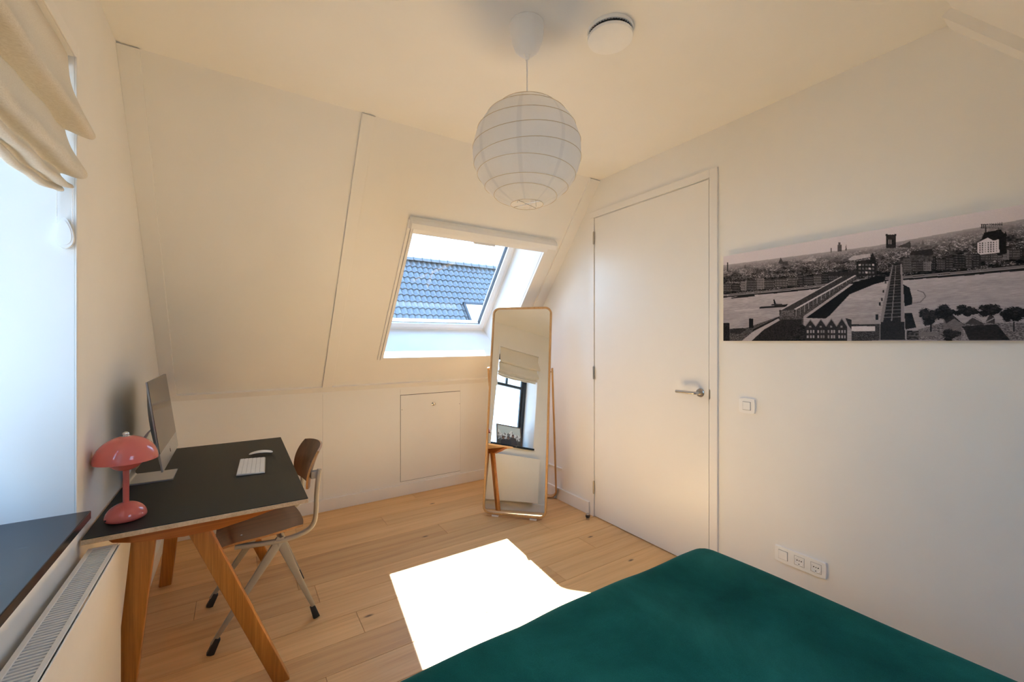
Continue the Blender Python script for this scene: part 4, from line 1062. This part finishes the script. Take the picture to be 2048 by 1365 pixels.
# local: x along width, y backwards, z up ; leaning plane
mv = Vector((0, math.sin(MT), math.cos(MT))); mn_ = Vector((0, -math.cos(MT), math.sin(MT)))
def MP(x, s, d): return Vector((x, 0, MB.z)) + mv * s + mn_ * d
rr = .050
outl = [(x, z + ML / 2) for x, z in rrect(MW - .022, ML - .022, rr, 8)]
fpts = [MP(x, s, 0) for x, s in outl]
def mframe(b):
    pts = [Vector(p) for p in fpts]; rings = []; n_ = len(pts)
    for i in range(n_):
        tt = (pts[(i + 1) % n_] - pts[i - 1]).normalized(); side = tt.cross(mn_).normalized()
        rings.append([b.verts.new(pts[i] + side * a + mn_ * c) for a, c in rrect(.0165, .030, .005, 2)])
    m_ = len(rings[0])
    for k_ in range(n_):
        A, Bq = rings[k_], rings[(k_ + 1) % n_]
        for i in range(m_): b.faces.new((A[i], A[(i + 1) % m_], Bq[(i + 1) % m_], Bq[i]))
child('frame', mframe, 'birch', t, True, local=True)
outg = [(x, z + ML / 2) for x, z in rrect(MW - .030, ML - .030, rr - .004, 8)]
child('mirror_glass', lambda b: prism(b, [MP(x, s, .004) for x, s in outg], mn_ * -.004), 'mirror', t, local=True)
child('back_board', lambda b: prism(b, [MP(x, s, -.0005) for x, s in outg], mn_ * -.008), 'birch', t, local=True)
for x in (-.15, .15):
    child('foot_pad', lambda b: box(b, (x - .026, -.010, 0), (x + .026, .012, .0115)), 'whitepl', t, local=True)
piv = MP(0, 1.125, -.006); hw = MW / 2 + .011; fy = .47
stp = [(-hw, piv.y - .003, piv.z + .02), (-hw, piv.y, piv.z), (-hw, piv.y + (fy - piv.y) * .93, .085)]
arcp = []
for i in range(9):
    a = R(90 * i / 8); arcp.append((-hw + .055 * (1 - math.cos(a)), fy - .015 + .015 * math.sin(a), .014 + .055 * (1 - math.sin(a)) + .004))
left = [(-hw, piv.y - .004, piv.z + .028), (-hw, piv.y + (fy - piv.y) * .5, piv.z * .5 + .03)] + arcp
full = left + [(-x, y, z) for x, y, z in left[::-1]]
child('rear_stand', lambda b: sweep(b, full, rrect(.0135, .028, .003, 2), up=(0, .92, .38)), 'birch', t, True, local=True)
for s in (-1, 1):
    child('pivot', lambda b: sweep(b, [(s * (MW / 2 - .003), piv.y, piv.z), (s * (hw + .009), piv.y, piv.z)], circ(.006, 12)), 'steel', t, True, local=True)

# ------------------------------------------------------------------ pendant with paper globe
PXc, PYc, PZc = .946, 1.346, 2.096
t = thing('pendant_lamp', (PXc, PYc, ZC), 'white paper globe pendant lamp hanging from the ceiling', 'lamp')
cupp = [(0, -.001), (.066, -.001), (.0665, -.004), (.0655, -.03), (.060, -.065), (.048, -.096), (.030, -.114), (.014, -.1185), (.012, -.122), (.0085, -.134), (.0055, -.140), (0, -.140)]
child('ceiling_cup', lambda b: lathe(b, [(r, z) for r, z in cupp], (PXc, PYc, ZC), 44), 'whitepl', t, True)
child('cord', lambda b: sweep(b, smoothpath([(PXc, PYc, ZC - .13), (PXc + .001, PYc, ZC - .22), (PXc, PYc, 2.20)], 6), circ(.0028, 10)), 'whitepl', t, True)
RG, RZg = .2115, .208
lat0, lat1 = -72.5, 68.0
ribs_lat = [-72.5, -55, -40, -26, -10, 8, 26, 42, 56, 67]
def gp(lat, lon, k_=1.0): return Vector((PXc + RG * k_ * math.cos(R(lat)) * math.cos(lon), PYc + RG * k_ * math.cos(R(lat)) * math.sin(lon), PZc + RZg * k_ * math.sin(R(lat))))
tilt = [rnd.uniform(-4.2, 4.2) for _ in ribs_lat]; tph = [rnd.uniform(0, 6.28) for _ in ribs_lat]
tilt[0] = tilt[-1] = 0
def riblat(i, lon): return ribs_lat[i] + tilt[i] * math.cos(lon - tph[i])
def paper(b):
    NL = 96; NPAN = 12; rings = []
    for i in range(len(ribs_lat) - 1):
        for s_ in range(8 if i < len(ribs_lat) - 2 else 9):
            f = s_ / 8; row = []
            for j in range(NL):
                lon = 2 * PI * j / NL; la = riblat(i, lon) * (1 - f) + riblat(i + 1, lon) * f
                pf = (j % (NL // NPAN)) / (NL // NPAN); sag = math.sin(PI * f)
                k_ = 1 - .006 * sag - .013 * (.35 + .65 * sag) * math.sin(PI * pf) + .002 * math.sin(lon * 17 + i * 2.1) * sag
                row.append(b.verts.new(gp(la, lon, k_)))
            rings.append(row)
    for A, Bq in zip(rings, rings[1:]):
        for j in range(NL): b.faces.new((A[j], A[(j + 1) % NL], Bq[(j + 1) % NL], Bq[j]))
gl = child('paper_shade', paper, 'paper', t, True, angle=60)
M['wire'] = plain('bamboo_rib', (.62, .52, .38), .5)
for i in range(len(ribs_lat)):
    child('rib', lambda b: sweep(b, [gp(riblat(i, 2 * PI * j / 64), 2 * PI * j / 64, 1.001) for j in range(64)], circ(.0011, 5), closed=True), 'wire', gl)
zb = gp(-72.5, 0).z; rb = RG * math.cos(R(72.5))
def wires(b):
    for a in (R(20), R(110)):
        sweep(b, [(PXc + rb * math.cos(a), PYc + rb * math.sin(a), zb + .002), (PXc - rb * math.cos(a), PYc - rb * math.sin(a), zb + .002)], circ(.0012, 6))
    sweep(b, [(PXc + rb * .7, PYc, zb), (PXc + .01, PYc, gp(67, 0).z)], circ(.0012, 6)); sweep(b, [(PXc - rb * .7, PYc, zb), (PXc - .01, PYc, gp(67, 0).z)], circ(.0012, 6))
child('wire_frame', wires, 'steel', t)
child('lamp_holder', lambda b: lathe(b, [(0, 2.215), (.006, 2.215), (.021, 2.195), (.021, 2.14), (0, 2.14)], (PXc, PYc, 0), 20), 'whitepl', t, True)
child('bulb', lambda b: lathe(b, [(0, 2.145), (.014, 2.145), (.016, 2.12)] + [(.030 * math.cos(R(a)), 2.085 + .030 * math.sin(R(a))) for a in range(50, -91, -14)], (PXc, PYc, 0), 24), 'whitepl', t, True)

# round vent on the ceiling
VX, VY = 1.240, 1.190
t = thing('ceiling_vent', (VX, VY, ZC), 'flat round white vent disc with dark slotted rim on the ceiling', 'vent')
child('ring', lambda b: lathe(b, [(0, 0), (.089, 0), (.090, -.003), (.0895, -.014), (.0855, -.015), (.070, -.010), (0, -.010)], (VX, VY, ZC), 64), 'whitepl', t, True)
child('throat', lambda b: lathe(b, [(.078, -.008), (.078, -.030)], (VX, VY, ZC), 48, cap=False), 'darkgrey', t, True)
child('cover_disc', lambda b: lathe(b, [(0, -.024), (.084, -.024), (.0885, -.027), (.0890, -.032), (.087, -.038), (.080, -.0405), (0, -.0415)], (VX, VY, ZC), 64), 'whitepl', t, True)
def fins(b):
    for i in range(48):
        a = 2 * PI * i / 48; c, s_ = math.cos(a), math.sin(a)
        p = [(VX + r * c - q * s_, VY + r * s_ + q * c) for r, q in ((.077, -.0012), (.085, -.0012), (.085, .0012), (.077, .0012))]
        prism(b, [(x, y, ZC - .014) for x, y in p], (0, 0, -.011))
child('fins', fins, 'darkgrey', t, kind='stuff')

# ------------------------------------------------------------------ bed with green velvet cover
BX0, BX1, BY0, BY1, BZ = .06, 1.705, -.86, 1.105, .500
t = thing('bed', ((BX0 + BX1) / 2, (BY0 + BY1) / 2, 0), 'double bed under a dark green velvet bedspread in the foreground', 'bed')
child('mattress', lambda b: box(b, (BX0 + .06, BY0 + .02, .22), (BX1 - .06, BY1 - .06, BZ - .06), .04, 3), 'whitepl', t, True)
child('bed_base', lambda b: box(b, (BX0 + .07, BY0 + .01, .08), (BX1 - .07, BY1 - .07, .22), .005, 1), 'oakbar', t)
for x in (BX0 + .12, BX1 - .12):
    for y in (BY0 + .08, BY1 - .14):
        child('leg', lambda b: box(b, (x - .025, y - .025, 0), (x + .025, y + .025, .08), .003, 1), 'oakbar', t)
def cover(b):
    N = 110; grid = []
    hwx, hwy = (BX1 - BX0) / 2, (BY1 - BY0) / 2; cx, cy_ = (BX0 + BX1) / 2, (BY0 + BY1) / 2
    # unrolled cloth coordinates: beyond the edge the cloth bends down
    re = .085
    def drop(e):                      # distance past the bend start -> (outward, down)
        a = e / re
        if a < PI / 2: return re * math.sin(a), re * (1 - math.cos(a))
        return re, re + (e - re * PI / 2)
    ext = re * PI / 2 + .20
    for i in range(N + 1):
        row = []
        for j in range(N + 1):
            gx = -(hwx - re) - ext + (2 * (hwx - re) + 2 * ext) * i / N; gy = -(hwy - re) - ext + (2 * (hwy - re) + 2 * ext) * j / N
            ax, ay = abs(gx), abs(gy); x, y, z = gx, gy, 0.0
            ex = max(0, ax - (hwx - re)); ey = max(0, ay - (hwy - re))
            if ex > 0 and ey > 0:
                e = math.hypot(ex, ey); o_, d_ = drop(e); x = math.copysign(hwx - re + o_ * ex / e, gx); y = math.copysign(hwy - re + o_ * ey / e, gy); z = -d_
            elif ex > 0: o_, d_ = drop(ex); x = math.copysign(hwx - re + o_, gx); z = -d_
            elif ey > 0: o_, d_ = drop(ey); y = math.copysign(hwy - re + o_, gy); z = -d_
            wx, wy = cx + x, cy_ + y
            bul = .012 * math.cos(gx / hwx * 1.3) * math.cos(gy / hwy * 1.3)
            und = .006 * math.sin(wx * 9.0 + 1.2 + wy * 1.3) * math.sin(wy * 6 + .5) + .004 * math.sin(wx * 15 + 2 + 3 * wy)
            yw = .012 * math.sin(wx * 7.5 + .6) + .006 * math.sin(wx * 17) if gy > 0 else 0
            xw = .008 * math.sin(wy * 8) if gx > 0 else 0
            hang = min(1, -z / .25) if z < 0 else 0
            wx += (xw * min(1, ex / .08) + hang * .006 * math.sin(wy * 26)) if ex > 0 else 0
            wy += (yw * min(1, ey / .08) + hang * .008 * math.sin(wx * 22)) if ey > 0 else 0
            row.append((wx, wy, max(.03, BZ + z + bul + und)))
        grid.append(row)
    solid_sheet(b, grid, .008)
bm = B(); cover(bm)
obj('bedspread', bm, 'velvet', t, True, angle=80, label='dark green velvet bedspread')

# ------------------------------------------------------------------ outdoors: neighbour's tiled roof and the ground
bm = B(); box(bm, (-60, -40, -6.2), (60, 80, -6.0)); obj('ground', bm, 'ground', **struct)
HXa, HXb = -1.0, 15.0
RY, RZr = 14.6, 4.30          # ridge
sl_ = R(51.5); dn = Vector((0, -math.cos(sl_), -math.sin(sl_))); nn = Vector((0, -math.sin(sl_), math.cos(sl_)))
RL = 5.4
house = thing('neighbour_house', ((HXa + HXb) / 2, RY, -6.0), 'neighbouring house with grey pantiled roof seen through the skylight', 'house')
eav = Vector((0, RY, RZr)) + dn * RL
prof_h = [(eav.y + .3, -6.0), (2 * RY - eav.y - .3, -6.0), (2 * RY - eav.y - .3, eav.z + .1), (RY, RZr - .25), (eav.y + .3, eav.z + .1)]
child('house_wall', lambda b: prism(b, [(HXa + .2, y, z) for y, z in prof_h], (HXb - HXa - .4, 0, 0)), 'housewall', house)
def rslab(b):
    for sgn in (1, -1):
        f = lambda p: Vector((p[0], RY + (p[1] - RY) * sgn, p[2]))
        q = [f((HXa, RY, RZr - .06)), f((HXb, RY, RZr - .06)), f(Vector((HXb, eav.y, eav.z - .06))), f(Vector((HXa, eav.y, eav.z - .06)))]
        prism(b, q, (0, 0, -.1))
roof = child('roof', rslab, 'tile', house)
def tile_mesh(b, org=Vector((0, 0, 0))):
    """S-shaped pantile, one exposed field; local x across, down-slope, normal"""
    n_ = 8; W_, L_ = .205, .345; lo, hi = [], []
    for i in range(n_ + 1):
        f = i / n_; x = f * W_
        zz = .030 * math.sin(f * 2 * PI * .92 + .2) + .012 * f
        lo.append(org + Vector((x, 0, 0)) + nn * (zz - .012)); hi.append(org + Vector((x, 0, 0)) + dn * L_ + nn * (zz + .026))
    a = [b.verts.new(p) for p in lo]; c = [b.verts.new(p) for p in hi]; d = [b.verts.new(p - nn * .016) for p in hi]
    for i in range(n_):
        b.faces.new((a[i], c[i], c[i + 1], a[i + 1])); b.faces.new((c[i], d[i], d[i + 1], c[i + 1]))
TWp, TLp = .200, .285
bm = B(); tile_mesh(bm); tm = bpy.data.meshes.new('roof_tile'); bmesh.ops.recalc_face_normals(bm, faces=bm.faces[:]); bm.to_mesh(tm); bm.free()
for f_ in tm.polygons: f_.use_smooth = True
tm.set_sharp_from_angle(angle=R(50)); tm.materials.append(M['tile'])
rest = B(); cnt = 0
SKX0, SKX1, SKR0 = 6.62, 7.42, 7
for r_ in range(18):
    for c_ in range(int((HXb - HXa) / TWp)):
        x = HXa + c_ * TWp
        if SKX0 - .1 < x < SKX1 - .1 and SKR0 <= r_ < SKR0 + 4: continue
        org = Vector((x, RY, RZr)) + dn * (.06 + r_ * TLp)
        if 4.7 < x < 9.5 and r_ < 13 and cnt < 298:
            o = bpy.data.objects.new('roof_tile', tm); COL.objects.link(o); o.parent = roof; o.location = org - WM[roof].translation; cnt += 1
        else: tile_mesh(rest, org)
ro = obj('roof_tiles', rest, 'tile', roof, True, kind='stuff', angle=50)
for c_ in range(int((HXb - HXa) / .33)):
    def rt(b):
        x0 = HXa + c_ * .33; pts = [(x0, RY + .16 * math.cos(R(a)), RZr - .06 + .16 * math.sin(R(a))) for a in range(0, 181, 20)]
        prism(b, pts, (.345, 0, 0)); prism(b, [(x0 + .30, y + (y - RY) * .15, z + .012) for _, y, z in pts], (.045, 0, 0))
    child('ridge_tile', rt, 'tile', roof)
# small roof window over there
so_ = Vector((0, RY, RZr)) + dn * (.06 + SKR0 * TLp)
def skb(b, x0, x1, s0, s1, d0, d1):
    hexa(b, [Vector((x0, 0, 0)) + so_ + dn * s0 + nn * d0, Vector((x1, 0, 0)) + so_ + dn * s0 + nn * d0, Vector((x1, 0, 0)) + so_ + dn * s1 + nn * d0, Vector((x0, 0, 0)) + so_ + dn * s1 + nn * d0],
         [Vector((x0, 0, 0)) + so_ + dn * s0 + nn * d1, Vector((x1, 0, 0)) + so_ + dn * s0 + nn * d1, Vector((x1, 0, 0)) + so_ + dn * s1 + nn * d1, Vector((x0, 0, 0)) + so_ + dn * s1 + nn * d1])
def skring(b):
    a, c, s0, s1, w_ = SKX0 - .03, SKX1 - .02, .02, 1.14, .07
    skb(b, a, a + w_, s0, s1, -.05, .09); skb(b, c - w_, c, s0, s1, -.05, .09); skb(b, a, c, s0, s0 + w_, -.05, .09); skb(b, a, c, s1 - w_, s1, -.05, .09)
sk_ = child('roof_window', skring, 'darkgrey', roof)
M['whiteblind'] = plain('blind_white', (.85, .85, .85), .6)
child('roof_window_pane', lambda b: skb(b, SKX0 + .02, SKX1 - .07, .07, 1.09, .02, .05), 'whiteblind', roof)
